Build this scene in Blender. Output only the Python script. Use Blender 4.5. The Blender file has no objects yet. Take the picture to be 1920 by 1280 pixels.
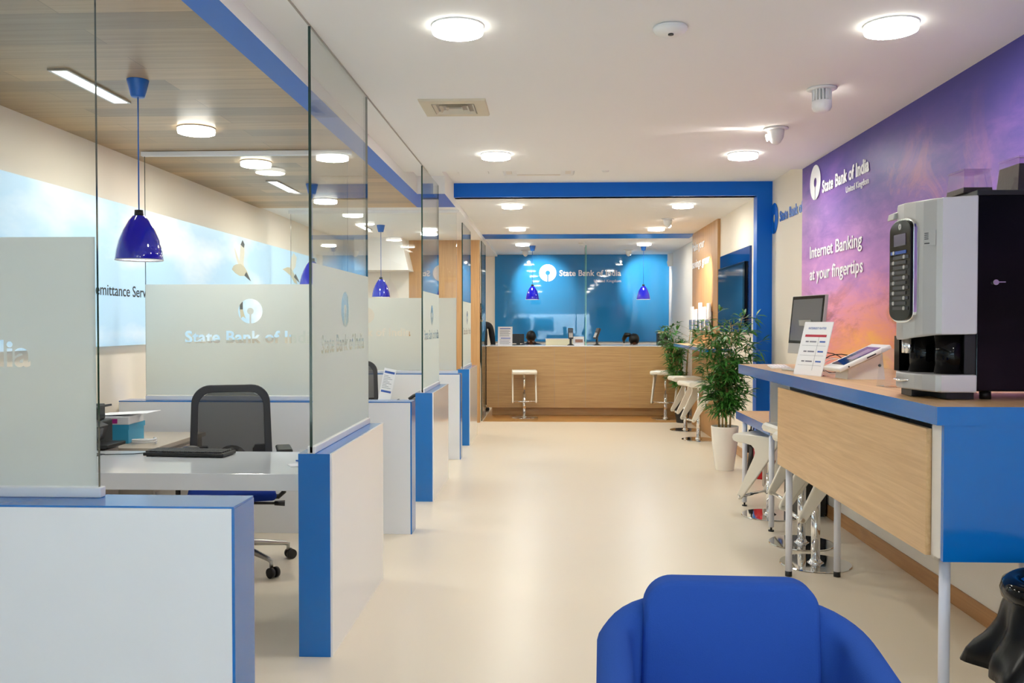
import bpy, bmesh, math, random
from mathutils import Vector, Matrix, Euler
random.seed(7)
SC = bpy.context.scene
COL = SC.collection
PI = math.pi

# ------------------------------------------------------------------ camera
H = 1.45
cam_d = bpy.data.cameras.new('camera'); cam = bpy.data.objects.new('camera', cam_d); COL.objects.link(cam)
cam_d.sensor_width = 36.0; cam_d.lens = 36.0 * 1680 / 1920; cam_d.clip_start = 0.05; cam_d.clip_end = 200
cam.location = (0, 0, H)
cam.rotation_euler = (PI / 2 - math.atan(34 / 1680), 0, math.atan(70 / 1680))
SC.camera = cam
# ------------------------------------------------------------------ world / exposure
W = bpy.data.worlds.new('world'); SC.world = W; W.use_nodes = True
bg = W.node_tree.nodes['Background']; bg.inputs[0].default_value = (0.60, 0.82, 1.0, 1); bg.inputs[1].default_value = 9.5
SC.view_settings.view_transform = 'Standard'; SC.view_settings.look = 'None'
SC.view_settings.gamma = 1; SC.view_settings.exposure = 1.3; SC.view_settings.use_curve_mapping = False
SC.cycles.max_bounces = 8; SC.cycles.diffuse_bounces = 6; SC.cycles.glossy_bounces = 4
SC.cycles.transmission_bounces = 3; SC.cycles.transparent_max_bounces = 14
SC.cycles.caustics_reflective = False; SC.cycles.caustics_refractive = False
SC.cycles.sample_clamp_indirect = 6; SC.cycles.use_denoising = True
LAMP = 50.0      # ceiling disc emission
LAMPC = (1.0, 0.985, 0.88)

# ------------------------------------------------------------------ materials
def lin(c):
    return tuple(((v / 255) / 12.92 if v <= 10 else ((v / 255 + .055) / 1.055) ** 2.4) for v in c)
def _new(name):
    m = bpy.data.materials.new(name); m.use_nodes = True
    return m, m.node_tree, m.node_tree.nodes, m.node_tree.links
def mat(name, c, rough=.5, metal=0, spec=.5, bump=0, bscale=60, coat=0, emit=0, var=0):
    m, nt, N, L = _new(name); b = N['Principled BSDF']
    c = lin(c)
    b.inputs['Base Color'].default_value = (*c, 1); b.inputs['Roughness'].default_value = rough
    b.inputs['Metallic'].default_value = metal; b.inputs['Specular IOR Level'].default_value = spec
    b.inputs['Coat Weight'].default_value = coat; b.inputs['Coat Roughness'].default_value = .05
    if emit:
        b.inputs['Emission Color'].default_value = (*c, 1); b.inputs['Emission Strength'].default_value = emit
    tc = N.new('ShaderNodeTexCoord'); nz = N.new('ShaderNodeTexNoise')
    nz.inputs['Scale'].default_value = bscale; nz.inputs['Detail'].default_value = 4
    L.new(tc.outputs['Object'], nz.inputs['Vector'])
    if bump:
        bp = N.new('ShaderNodeBump'); bp.inputs['Strength'].default_value = bump; bp.inputs['Distance'].default_value = .002
        L.new(nz.outputs['Fac'], bp.inputs['Height']); L.new(bp.outputs[0], b.inputs['Normal'])
    if var:
        mx = N.new('ShaderNodeMix'); mx.data_type = 'RGBA'
        mx.inputs[6].default_value = (*[v * (1 - var) for v in c], 1); mx.inputs[7].default_value = (*[min(1, v * (1 + var)) for v in c], 1)
        L.new(nz.outputs['Fac'], mx.inputs[0]); L.new(mx.outputs[2], b.inputs['Base Color'])
    return m
def mat_wood(name, c0, c1, grain='x', plank=None, rough=.4, gs=1.0, seam=None):
    """grain: axis the fibres run along; plank=(length,width) splits into boards seen in plane XY"""
    m, nt, N, L = _new(name); b = N['Principled BSDF']; b.inputs['Roughness'].default_value = rough
    tc = N.new('ShaderNodeTexCoord'); mp = N.new('ShaderNodeMapping')
    s = {'x': (.9, 22, 22), 'y': (22, .9, 22), 'z': (22, 22, .9)}[grain]
    mp.inputs['Scale'].default_value = [v * gs for v in s]
    nz = N.new('ShaderNodeTexNoise'); nz.inputs['Scale'].default_value = 1.6; nz.inputs['Detail'].default_value = 6; nz.inputs['Roughness'].default_value = .62
    nz.inputs['Distortion'].default_value = .6
    L.new(tc.outputs['Object'], mp.inputs[0]); L.new(mp.outputs[0], nz.inputs['Vector'])
    cr = N.new('ShaderNodeValToRGB'); cr.color_ramp.elements[0].position = .3; cr.color_ramp.elements[1].position = .7
    cr.color_ramp.elements[0].color = (*lin(c0), 1); cr.color_ramp.elements[1].color = (*lin(c1), 1)
    L.new(nz.outputs['Fac'], cr.inputs[0]); out = cr.outputs[0]
    if plank:
        bk = N.new('ShaderNodeTexBrick'); bk.inputs['Scale'].default_value = 1
        bk.inputs['Brick Width'].default_value = plank[0]; bk.inputs['Row Height'].default_value = plank[1]
        bk.inputs['Mortar Size'].default_value = .0012; bk.inputs['Bias'].default_value = 0
        bk.inputs['Color1'].default_value = (1.25, 1.22, 1.18, 1); bk.inputs['Color2'].default_value = (.72, .72, .74, 1); bk.inputs['Mortar'].default_value = (.45, .43, .40, 1)
        bk.offset = .37
        L.new(tc.outputs['Object'], bk.inputs['Vector'])
        mx = N.new('ShaderNodeMix'); mx.data_type = 'RGBA'; mx.blend_type = 'MULTIPLY'; mx.inputs[0].default_value = 1
        L.new(out, mx.inputs[6]); L.new(bk.outputs[0], mx.inputs[7]); out = mx.outputs[2]
    L.new(out, b.inputs['Base Color'])
    return m
def mat_glass(name, tint=(.975, .99, .982), refl=1.0):
    m, nt, N, L = _new(name); N.remove(N['Principled BSDF'])
    t = N.new('ShaderNodeBsdfTransparent'); t.inputs[0].default_value = (*tint, 1)
    g = N.new('ShaderNodeBsdfGlossy'); g.inputs['Roughness'].default_value = .005
    f = N.new('ShaderNodeFresnel')
    ge = N.new('ShaderNodeNewGeometry'); io = N.new('ShaderNodeMix'); io.inputs[2].default_value = 1.5; io.inputs[3].default_value = 1 / 1.5
    L.new(ge.outputs['Backfacing'], io.inputs[0]); L.new(io.outputs[0], f.inputs[0])
    mm = N.new('ShaderNodeMath'); mm.operation = 'MULTIPLY'; mm.inputs[1].default_value = refl
    x = N.new('ShaderNodeMixShader')
    L.new(f.outputs[0], mm.inputs[0]); L.new(mm.outputs[0], x.inputs[0]); L.new(t.outputs[0], x.inputs[1]); L.new(g.outputs[0], x.inputs[2])
    L.new(x.outputs[0], N['Material Output'].inputs[0])
    return m
def mat_film(name, c=(226, 231, 226)):
    m, nt, N, L = _new(name); N.remove(N['Principled BSDF'])
    d = N.new('ShaderNodeBsdfDiffuse'); d.inputs[0].default_value = (*lin(c), 1)
    t = N.new('ShaderNodeBsdfTranslucent'); t.inputs[0].default_value = (*lin(c), 1)
    p = N.new('ShaderNodeBsdfTransparent'); p.inputs[0].default_value = (.9, .95, .92, 1)
    x = N.new('ShaderNodeMixShader'); x.inputs[0].default_value = .5
    L.new(d.outputs[0], x.inputs[1]); L.new(t.outputs[0], x.inputs[2])
    y = N.new('ShaderNodeMixShader'); y.inputs[0].default_value = .05
    L.new(x.outputs[0], y.inputs[1]); L.new(p.outputs[0], y.inputs[2])
    L.new(y.outputs[0], N['Material Output'].inputs[0])
    return m
def mat_emit(name, c, s):
    m, nt, N, L = _new(name); N.remove(N['Principled BSDF'])
    e = N.new('ShaderNodeEmission'); e.inputs[0].default_value = (*c, 1); e.inputs[1].default_value = s
    L.new(e.outputs[0], N['Material Output'].inputs[0]); return m
def mat_mural():
    m, nt, N, L = _new('sunset_sky_print'); b = N['Principled BSDF']; b.inputs['Roughness'].default_value = .45
    b.inputs['Specular IOR Level'].default_value = .25
    tc = N.new('ShaderNodeTexCoord'); sep = N.new('ShaderNodeSeparateXYZ'); L.new(tc.outputs['Object'], sep.inputs[0])
    def noise(scale, sv=(1, 1, 1), detail=6, rough=.55, dist=.4, loc=(0, 0, 0)):
        mp = N.new('ShaderNodeMapping'); mp.inputs['Scale'].default_value = sv; mp.inputs['Location'].default_value = loc
        n = N.new('ShaderNodeTexNoise'); n.inputs['Scale'].default_value = scale; n.inputs['Detail'].default_value = detail
        n.inputs['Roughness'].default_value = rough; n.inputs['Distortion'].default_value = dist
        L.new(tc.outputs['Object'], mp.inputs[0]); L.new(mp.outputs[0], n.inputs['Vector']); return n.outputs['Fac']
    def mth(op, a, b_=None, c=None, clamp=False):
        n = N.new('ShaderNodeMath'); n.operation = op; n.use_clamp = clamp
        for i, v in enumerate((a, b_, c)):
            if v is None: continue
            if isinstance(v, (int, float)): n.inputs[i].default_value = v
            else: L.new(v, n.inputs[i])
        return n.outputs[0]
    def ramp(v, stops):
        r = N.new('ShaderNodeValToRGB'); e = r.color_ramp.elements
        while len(e) < len(stops): e.new(.5)
        for k, (p, c) in enumerate(stops): e[k].position = p; e[k].color = (*lin(c), 1)
        L.new(v, r.inputs[0]); return r.outputs[0]
    def mix(f, a, c):
        n = N.new('ShaderNodeMix'); n.data_type = 'RGBA'
        if isinstance(f, (int, float)): n.inputs[0].default_value = f
        else: L.new(f, n.inputs[0])
        for i, v in ((6, a), (7, c)):
            if isinstance(v, tuple): n.inputs[i].default_value = (*lin(v), 1)
            else: L.new(v, n.inputs[i])
        return n.outputs[2]
    z, y = sep.outputs[2], sep.outputs[1]
    big = noise(.9, (1, .8, 1.3)); mid = noise(2.1, (1, .42, 1.5), 9, .68, .8); fine = noise(6, (1, .42, 1.4), 8, .65)
    # height param: rises with z and towards the near end
    h = mth('ADD', mth('MULTIPLY', mth('SUBTRACT', z, 1.1), .52), mth('MULTIPLY', mth('SUBTRACT', 7.5, y), .075))
    h = mth('ADD', h, mth('MULTIPLY', mth('SUBTRACT', big, .5), .45))
    h = mth('ADD', h, mth('MULTIPLY', mth('SUBTRACT', fine, .5), .4))
    base = ramp(h, [(0.0, (238, 150, 150)), (.18, (226, 152, 190)), (.36, (216, 154, 210)), (.52, (180, 126, 196)), (.68, (134, 94, 172)), (.85, (92, 74, 152)), (1.0, (72, 66, 142))])
    # dark mauve clouds low down
    cl = mth('MULTIPLY', mth('SUBTRACT', mid, .47, None, True), 10, None, True)
    low = mth('SUBTRACT', 1, mth('MULTIPLY', mth('ABSOLUTE', mth('SUBTRACT', z, 1.48)), 3.0), None, True)
    base = mix(mth('MULTIPLY', mth('MULTIPLY', cl, low), .9), base, (122, 78, 112))
    # orange wisps
    w = mth('MULTIPLY', mth('SUBTRACT', noise(2.2, (1, .8, .9), 9, .72, .8, (3, 1, 2)), .52, None, True), 7, None, True)
    wy = mth('SUBTRACT', 1, mth('MULTIPLY', mth('ABSOLUTE', mth('SUBTRACT', y, 5.3)), .62), None, True)
    base = mix(mth('MULTIPLY', mth('MULTIPLY', w, wy), mth('SUBTRACT', .62, mth('MULTIPLY', mth('ABSOLUTE', mth('SUBTRACT', z, 2.0)), .95), None, True)), base, (226, 140, 120))
    # sun glow
    dy = mth('MULTIPLY', mth('SUBTRACT', y, 6.0), .62); dz = mth('MULTIPLY', mth('SUBTRACT', z, 1.15), 1.45)
    d = mth('SQRT', mth('ADD', mth('MULTIPLY', dy, dy), mth('MULTIPLY', dz, dz)))
    d = mth('ADD', d, mth('MULTIPLY', mth('SUBTRACT', fine, .5), .8))
    gl = ramp(d, [(0, (255, 255, 255)), (.95, (0, 0, 0))])
    gc = ramp(d, [(0, (255, 214, 90)), (.35, (255, 172, 66)), (.85, (244, 136, 100))])
    base = mix(gl, base, gc)
    L.new(base, b.inputs['Base Color'])
    return m
def mat_skyprint():
    m, nt, N, L = _new('pale_sky_print'); b = N['Principled BSDF']; b.inputs['Roughness'].default_value = .35
    tc = N.new('ShaderNodeTexCoord')
    n = N.new('ShaderNodeTexNoise'); n.inputs['Scale'].default_value = 1.5; n.inputs['Detail'].default_value = 6; n.inputs['Roughness'].default_value = .5
    mp = N.new('ShaderNodeMapping'); mp.inputs['Scale'].default_value = (1, .45, 1.2); L.new(tc.outputs['Object'], mp.inputs[0]); L.new(mp.outputs[0], n.inputs['Vector'])
    r = N.new('ShaderNodeValToRGB'); e = r.color_ramp.elements
    e[0].position = .5; e[0].color = (*lin((172, 206, 232)), 1); e[1].position = .72; e[1].color = (*lin((236, 240, 244)), 1)
    L.new(n.outputs['Fac'], r.inputs[0]); L.new(r.outputs[0], b.inputs['Base Color'])
    L.new(r.outputs[0], b.inputs['Emission Color']); b.inputs['Emission Strength'].default_value = .16
    return m

M = dict(
    white=mat('white_paint', (232, 226, 218), .55, bump=.05),
    ceil=mat('ceiling_paint', (240, 240, 240), .8, bump=.06),
    wallw=mat('cream_wall_paint', (240, 230, 216), .6, bump=.05),
    lam=mat('white_gloss_laminate', (230, 234, 240), .12, coat=.3),
    blue=mat('blue_gloss_laminate', (6, 110, 192), .14, coat=.1),
    bluep=mat('blue_paint', (2, 104, 210), .35, spec=.25),
    bluem=mat('blue_satin_metal', (34, 104, 190), .35),
    cobalt=mat('cobalt_glass', (20, 22, 190), .06, coat=.8),
    black=mat('black_plastic', (22, 22, 24), .4),
    blackg=mat('gloss_black', (6, 6, 7), .08, spec=.2),
    dark=mat('dark_grey_plastic', (52, 52, 56), .5),
    mesh=mat('black_mesh_fabric', (62, 60, 60), .8, bump=.6, bscale=400),
    fabric=mat('blue_wool_fabric', (50, 90, 178), .95, spec=.1, bump=.5, bscale=500, var=.06),
    seatb=mat('navy_fabric', (22, 48, 128), .9, spec=.1),
    chrome=mat('chrome', (235, 235, 235), .05, metal=1),
    alu=mat('brushed_aluminium', (190, 188, 184), .3, metal=1),
    silver=mat('silver_plastic', (182, 180, 178), .35, metal=.3),
    lacq=mat('pale_silver_lacquer', (214, 210, 214), .35, metal=.1),
    plast=mat('white_plastic', (232, 232, 232), .35),
    legw=mat('white_powder_coat', (226, 228, 240), .3),
    stoolw=mat('ivory_laminate', (232, 226, 212), .35),
    ply=mat('plywood_edge', (150, 120, 90), .6),
    grey=mat('grey_paint', (168, 160, 152), .5),
    red=mat('red_enamel', (190, 24, 30), .25),
    redp=mat('red_print', (184, 40, 66), .6),
    bluepr=mat('blue_print', (60, 96, 180), .6),
    greypr=mat('grey_print', (120, 120, 135), .6),
    paper=mat('white_paper', (240, 240, 244), .7),
    paperb=mat('beige_card', (216, 196, 150), .7),
    cyan=mat('cyan_card', (66, 170, 214), .4),
    magenta=mat('magenta_print', (200, 50, 150), .5),
    screen=mat('dark_screen', (96, 100, 108), .08),
    screenb=mat('dark_blue_screen', (14, 34, 62), .06, coat=.5),
    tealglass=mat('back_painted_blue_glass', (44, 130, 190), .03, spec=.6),
    deepglass=mat('deep_blue_glass', (4, 60, 136), .04),
    leaf=mat('bamboo_leaf', (62, 122, 46), .45, var=.35, bscale=14),
    stem=mat('bamboo_cane', (176, 150, 96), .5, var=.2, bscale=20),
    soil=mat('dark_soil', (48, 36, 28), .95),
    pot=mat('white_glazed_pot', (238, 234, 226), .2, coat=.3),
    beans=mat('coffee_beans', (40, 24, 16), .5, bump=1, bscale=120),
    bag=mat('black_bin_liner', (9, 9, 10), .3, spec=.2, bump=.5, bscale=18),
    skin=mat('brown_skin', (120, 78, 56), .5),
    hair=mat('black_hair', (14, 12, 12), .45),
    suit=mat('black_suit_cloth', (20, 21, 28), .85),
    shirt=mat('dark_shirt_cloth', (34, 34, 52), .85),
    edge=mat('green_glass_edge', (24, 58, 50), .1, coat=.5),
    edgel=mat('pale_green_glass_edge', (120, 190, 165), .1, coat=.5),
    glass=mat_glass('clear_glass'),
    acrylic=mat_glass('clear_acrylic', (.95, .95, .97), 1.2),
    film=mat_film('frosted_film'),
    floor=mat('cream_resin_floor', (234, 222, 203), .32, spec=.42, var=.02, bscale=.8),
    oakc=mat_wood('oak_ceiling_boards', (158, 130, 92), (180, 154, 116), 'x', (1.9, .19), .35),
    oak=mat_wood('pale_oak_veneer', (180, 144, 94), (202, 168, 116), 'x', None, .35, 1.4),
    oaky=mat_wood('pale_oak_veneer_lengthwise', (200, 160, 112), (222, 186, 138), 'y', None, .35, 1.4),
    oakz=mat_wood('warm_oak_panelling', (176, 132, 84), (200, 156, 104), 'z', None, .45, 1.0),
    oakf=mat_wood('honey_oak_floor', (186, 136, 74), (206, 156, 92), 'x', None, .3, 1.0),
    oakb=mat_wood('oak_skirting', (164, 116, 68), (188, 140, 90), 'y', None, .4, 1.0),
    mural=mat_mural(), sky=mat_skyprint(),
    lamp=mat_emit('lamp_diffuser', LAMPC, LAMP),
    softbulb=mat_emit('soft_bulb', (1, .93, .82), 9.0),
    lampside=mat_emit('lamp_side', LAMPC, 3.0),
    strip=mat_emit('strip_diffuser', (1, .97, .92), 5.0),
    bulb=mat_emit('spot_lens', (1, .93, .82), 30.0),
    asphalt=mat('asphalt', (70, 72, 76), .9), van=mat('white_van_paint', (235, 236, 238), .2),
    brick=mat('pale_facade', (92, 84, 80), .8), tyre=mat('tyre_rubber', (25, 25, 26), .8),
)

# ------------------------------------------------------------------ mesh helpers
class MB:
    def __init__(s): s.v = []; s.f = []; s.m = []; s.sm = []
    def add(s, vs, fs, m=0, smooth=False, T=None):
        o = len(s.v)
        for p in vs:
            p = Vector(p)
            s.v.append(tuple(T @ p) if T else tuple(p))
        for i, f in enumerate(fs):
            s.f.append([o + k for k in f]); s.m.append(m[i] if isinstance(m, (list, tuple)) else m); s.sm.append(smooth)
        return s
    def box(s, x0, x1, y0, y1, z0, z1, m=0, T=None):
        # face order: -z +z -y +x +y -x
        return s.add([(x0, y0, z0), (x1, y0, z0), (x1, y1, z0), (x0, y1, z0), (x0, y0, z1), (x1, y0, z1), (x1, y1, z1), (x0, y1, z1)],
                     [(0, 3, 2, 1), (4, 5, 6, 7), (0, 1, 5, 4), (1, 2, 6, 5), (2, 3, 7, 6), (3, 0, 4, 7)], m, False, T)
    def prism(s, pts, a0, a1, axis='y', m=0, smooth=False, T=None):
        n = len(pts)
        def P(p, a): return {'x': (a, p[0], p[1]), 'y': (p[0], a, p[1]), 'z': (p[0], p[1], a)}[axis]
        vs = [P(p, a0) for p in pts] + [P(p, a1) for p in pts]
        fs = [list(range(n)), list(range(2 * n - 1, n - 1, -1))] + [(i, n + i, n + (i + 1) % n, (i + 1) % n) for i in range(n)]
        return s.add(vs, fs, m, smooth, T)
    def cyl(s, p0, p1, r0, r1=None, n=20, m=0, caps=True, smooth=True, T=None):
        r1 = r0 if r1 is None else r1
        p0, p1 = Vector(p0), Vector(p1); d = (p1 - p0).normalized()
        a = d.orthogonal().normalized(); b = d.cross(a)
        vs = []
        for p, r in ((p0, r0), (p1, r1)):
            for i in range(n):
                t = 2 * PI * i / n; vs.append(p + a * math.cos(t) * r + b * math.sin(t) * r)
        s.add(vs, [(i, (i + 1) % n, n + (i + 1) % n, n + i) for i in range(n)], m, smooth, T)
        if caps:
            s.add(vs[:n], [list(range(n - 1, -1, -1))], m, False, T); s.add(vs[n:], [list(range(n))], m, False, T)
        return s
    def lathe(s, prof, n=32, m=0, c=(0, 0, 0), smooth=True, T=None, wob=None):
        vs = []; fs = []
        for k, (r, z) in enumerate(prof):
            for i in range(n):
                t = 2 * PI * i / n; rr = r * (wob(t, z) if wob else 1)
                vs.append((c[0] + rr * math.cos(t), c[1] + rr * math.sin(t), c[2] + z))
        for k in range(len(prof) - 1):
            for i in range(n):
                fs.append((k * n + i, k * n + (i + 1) % n, (k + 1) * n + (i + 1) % n, (k + 1) * n + i))
        s.add(vs, fs, m, smooth, T)
        for k, rev in ((0, True), (len(prof) - 1, False)):
            if prof[k][0] > 1e-5:
                q = vs[k * n:(k + 1) * n]; s.add(q, [list(range(n - 1, -1, -1)) if rev else list(range(n))], m, False, T)
        return s
    def tube(s, pts, r, n=8, m=0, T=None):
        pts = [Vector(p) for p in pts]; k = len(pts); vs = []; up = Vector((.13, .27, 1))
        for i, p in enumerate(pts):
            d = (pts[min(i + 1, k - 1)] - pts[max(i - 1, 0)]).normalized()
            a = d.cross(up)
            a = d.orthogonal() if a.length < 1e-3 else a
            a.normalize(); b = d.cross(a); rr = r[i] if isinstance(r, (list, tuple)) else r
            for j in range(n):
                t = 2 * PI * j / n; vs.append(p + (a * math.cos(t) + b * math.sin(t)) * rr)
        fs = [(i * n + j, i * n + (j + 1) % n, (i + 1) * n + (j + 1) % n, (i + 1) * n + j) for i in range(k - 1) for j in range(n)]
        s.add(vs, fs, m, True, T); s.add(vs[:n], [list(range(n - 1, -1, -1))], m, False, T); s.add(vs[-n:], [list(range(n))], m, False, T)
        return s
    def ell(s, c, r, nu=20, nv=12, m=0, T=None):
        prof = [(math.sin(PI * k / nv), -math.cos(PI * k / nv)) for k in range(nv + 1)]
        prof[0] = (1e-6, -1); prof[-1] = (1e-6, 1)
        Mx = Matrix.Translation(c) @ Matrix.Diagonal((*r, 1))
        return s.lathe(prof, nu, m, (0, 0, 0), True, (T @ Mx) if T else Mx)
    def build(s, name, mats, parent=None, off=None, bevel=0, seg=2, subsurf=0, loc=None, rot=None):
        me = bpy.data.meshes.new(name)
        vs = [tuple(Vector(p) - Vector(off)) for p in s.v] if off is not None else s.v
        me.from_pydata(vs, [], s.f)
        for mm in (mats if isinstance(mats, (list, tuple)) else [mats]): me.materials.append(M[mm] if isinstance(mm, str) else mm)
        me.polygons.foreach_set('material_index', s.m); me.polygons.foreach_set('use_smooth', s.sm)
        bm = bmesh.new(); bm.from_mesh(me)
        bmesh.ops.remove_doubles(bm, verts=bm.verts, dist=1e-5)
        bmesh.ops.recalc_face_normals(bm, faces=bm.faces); bm.to_mesh(me); bm.free()
        o = bpy.data.objects.new(name, me); COL.objects.link(o)
        if parent: o.parent = parent
        if loc: o.location = loc
        if rot: o.rotation_euler = rot
        if bevel:
            b = o.modifiers.new('bevel', 'BEVEL'); b.width = bevel; b.segments = seg; b.limit_method = 'ANGLE'; b.angle_limit = .7
        if subsurf:
            b = o.modifiers.new('sub', 'SUBSURF'); b.levels = b.render_levels = subsurf
        return o
def B(*a, **k): return MB().box(*a, **k)
def thing(name, label, cat, loc=(0, 0, 0), rz=0, group=None):
    o = bpy.data.objects.new(name, None); COL.objects.link(o); o.empty_display_size = .1
    o.location = loc; o.rotation_euler = (0, 0, rz); o['label'] = label; o['category'] = cat
    if group: o['group'] = group
    return o
def tag(o, label, cat, group=None, kind=None):
    o['label'] = label; o['category'] = cat
    if group: o['group'] = group
    if kind: o['kind'] = kind
    return o
def struct(name, mb, mats, **k):
    o = mb.build(name, mats, **k); o['kind'] = 'structure'; return o
def plabel(o, t): o['label'] = t; return o
def copy_tree(o, parent=None):
    c = o.copy(); COL.objects.link(c)
    if parent: c.parent = parent
    for ch in list(o.children): copy_tree(ch, c)
    return c
def dup(src, loc, rz, label, group=None):
    c = copy_tree(src); c.location = loc; c.rotation_euler = (0, 0, rz); c['label'] = label
    if group: c['group'] = group
    return c

# ---- lettering: outlines from the built-in typeface, fitted to a box
def embolden(loops, d):
    def area(l): return sum(l[i][0] * l[(i + 1) % len(l)][1] - l[(i + 1) % len(l)][0] * l[i][1] for i in range(len(l))) / 2
    def inside(p, l):
        c = False
        for i in range(len(l)):
            a, b = l[i], l[i - 1]
            if (a[1] > p[1]) != (b[1] > p[1]) and p[0] < (b[0] - a[0]) * (p[1] - a[1]) / (b[1] - a[1]) + a[0]: c = not c
        return c
    out = []
    for k, l in enumerate(loops):
        l = [p for i, p in enumerate(l) if (Vector(p) - Vector(l[i - 1])).length > 1e-5]
        hole = sum(inside(l[0], m) for j, m in enumerate(loops) if j != k) % 2 == 1
        if (area(l) > 0) == hole: l = l[::-1]
        n = len(l); r = []
        for i in range(n):
            a, b, c = Vector(l[i - 1]), Vector(l[i]), Vector(l[(i + 1) % n])
            e1, e2 = (b - a).normalized(), (c - b).normalized()
            n1, n2 = Vector((e1.y, -e1.x)), Vector((e2.y, -e2.x)); m = n1 + n2
            m = n1 if m.length < .3 else m.normalized()
            q = d * (.7 if hole else 1) / max(.55, m.dot(n1)); r.append((b.x + m.x * q, b.y + m.y * q))
        for _ in range(6):
            bad = [i for i in range(len(r)) if (Vector(r[(i + 1) % len(r)]) - Vector(r[i])).dot(Vector(l[(i + 1) % len(r)]) - Vector(l[i])) <= 0]
            if not bad or len(r) < 6: break
            bs = set(bad); r = [p for i, p in enumerate(r) if i not in bs]; l = [p for i, p in enumerate(l) if i not in bs]
        out.append(r)
    return out
def text_loops(txt, bold=0.0):
    cu = bpy.data.curves.new('t', 'FONT'); cu.body = txt; cu.size = 1; cu.fill_mode = 'NONE'; cu.resolution_u = 4; cu.space_character = 1 + bold * 1.6
    ob = bpy.data.objects.new('t', cu); COL.objects.link(ob)
    dg = bpy.context.evaluated_depsgraph_get(); me = bpy.data.meshes.new_from_object(ob.evaluated_get(dg))
    nb = {}
    for e in me.edges:
        a, b = e.vertices; nb.setdefault(a, []).append(b); nb.setdefault(b, []).append(a)
    loops = []; seen = set()
    for st in nb:
        if st in seen: continue
        lp = [st]; seen.add(st); cur = st
        while True:
            nx = [q for q in nb[cur] if q not in seen]
            if not nx: break
            cur = nx[0]; seen.add(cur); lp.append(cur)
        if len(lp) > 2: loops.append([(me.vertices[i].co.x, me.vertices[i].co.y) for i in lp])
    bpy.data.objects.remove(ob); bpy.data.curves.remove(cu); bpy.data.meshes.remove(me)
    return embolden(loops, bold) if bold else orient(loops)
def fit(loops, x0, x1, z0, cap):
    """scale loops to span x0..x1, cap height cap over baseline z0"""
    xs = [p[0] for l in loops for p in l]; a, b = min(xs), max(xs)
    sx = (x1 - x0) / (b - a); sy = cap / .73
    return [[(x0 + (p[0] - a) * sx, z0 + p[1] * sy) for p in l] for l in loops]
def emblem_loop(cx, cz, R, flip=False):
    r = .27 * R; hw = .065 * R; pts = []
    a0 = math.asin(hw / R); n = 48
    for i in range(n + 1):
        t = -PI / 2 + a0 + (2 * PI - 2 * a0) * i / n; pts.append((cx + R * math.cos(t), cz + R * math.sin(t)))
    b0 = math.asin(hw / r)
    for i in range(21):
        t = -PI / 2 - b0 - (2 * PI - 2 * b0) * i / 20; pts.append((cx + r * math.cos(t), cz + r * math.sin(t)))
    return pts
def _area(l): return sum(l[i - 1][0] * l[i][1] - l[i][0] * l[i - 1][1] for i in range(len(l))) / 2
def _wind(p, l):
    w = 0
    for i in range(len(l)):
        a, b = l[i - 1], l[i]
        if (a[1] <= p[1]) != (b[1] <= p[1]):
            x = a[0] + (b[0] - a[0]) * (p[1] - a[1]) / (b[1] - a[1])
            if x > p[0]: w += 1 if b[1] > a[1] else -1
    return w
def orient(loops):
    """outer outlines anticlockwise, counters clockwise"""
    out = []
    for k, l in enumerate(loops):
        hole = sum(1 for j, m in enumerate(loops) if j != k and _wind(l[0], m) != 0) % 2 == 1
        out.append(l[::-1] if (_area(l) > 0) == hole else l)
    return out
def loops_mesh(name, loops, material, O, right, parent=None, ext=0.0, sheet=None):
    """2D outlines filled and placed with origin O, in-plane right vector, up = Z.
    sheet: a rectangle from which the outlines are cut out instead"""
    from mathutils.geometry import delaunay_2d_cdt
    vs, es = [], []
    for l in loops + ([sheet] if sheet else []):
        o = len(vs); n = len(l); vs += [Vector(p[:2]) for p in l]; es += [(o + i, o + (i + 1) % n) for i in range(n)]
    V, _, F, *_r = delaunay_2d_cdt(vs, es, [], 0, 1e-6)
    bb = [(min(p[0] for p in l), max(p[0] for p in l), min(p[1] for p in l), max(p[1] for p in l)) for l in loops]
    keep = []
    for f in F:
        c = (sum(V[i][0] for i in f) / len(f), sum(V[i][1] for i in f) / len(f))
        w = sum(_wind(c, l) for l, q in zip(loops, bb) if q[0] <= c[0] <= q[1] and q[2] <= c[1] <= q[3])
        if (_wind(c, sheet) != 0 and w == 0) if sheet else w != 0: keep.append(f)
    bm = bmesh.new(); bv = [bm.verts.new((p[0], p[1], 0)) for p in V]
    for f in keep:
        try: bm.faces.new([bv[i] for i in f])
        except ValueError: pass
    bmesh.ops.delete(bm, geom=[v for v in bm.verts if not v.link_faces], context='VERTS')
    if ext:
        g = bmesh.ops.extrude_face_region(bm, geom=bm.faces[:])
        bmesh.ops.translate(bm, verts=[e for e in g['geom'] if isinstance(e, bmesh.types.BMVert)], vec=(0, 0, ext))
    bmesh.ops.recalc_face_normals(bm, faces=bm.faces[:])
    r = Vector(right).normalized(); u = Vector((0, 0, 1)); n = r.cross(u)
    T = Matrix(((r.x, u.x, n.x, O[0]), (r.y, u.y, n.y, O[1]), (r.z, u.z, n.z, O[2]), (0, 0, 0, 1)))
    me = bpy.data.meshes.new(name); bm.to_mesh(me); bm.free(); me.transform(T)
    me.materials.append(M[material] if isinstance(material, str) else material)
    o = bpy.data.objects.new(name, me); COL.objects.link(o)
    if parent: o.parent = parent
    return o
BANK = text_loops('State Bank of India', .03)
UK = text_loops('United Kingdom', .004)

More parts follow.
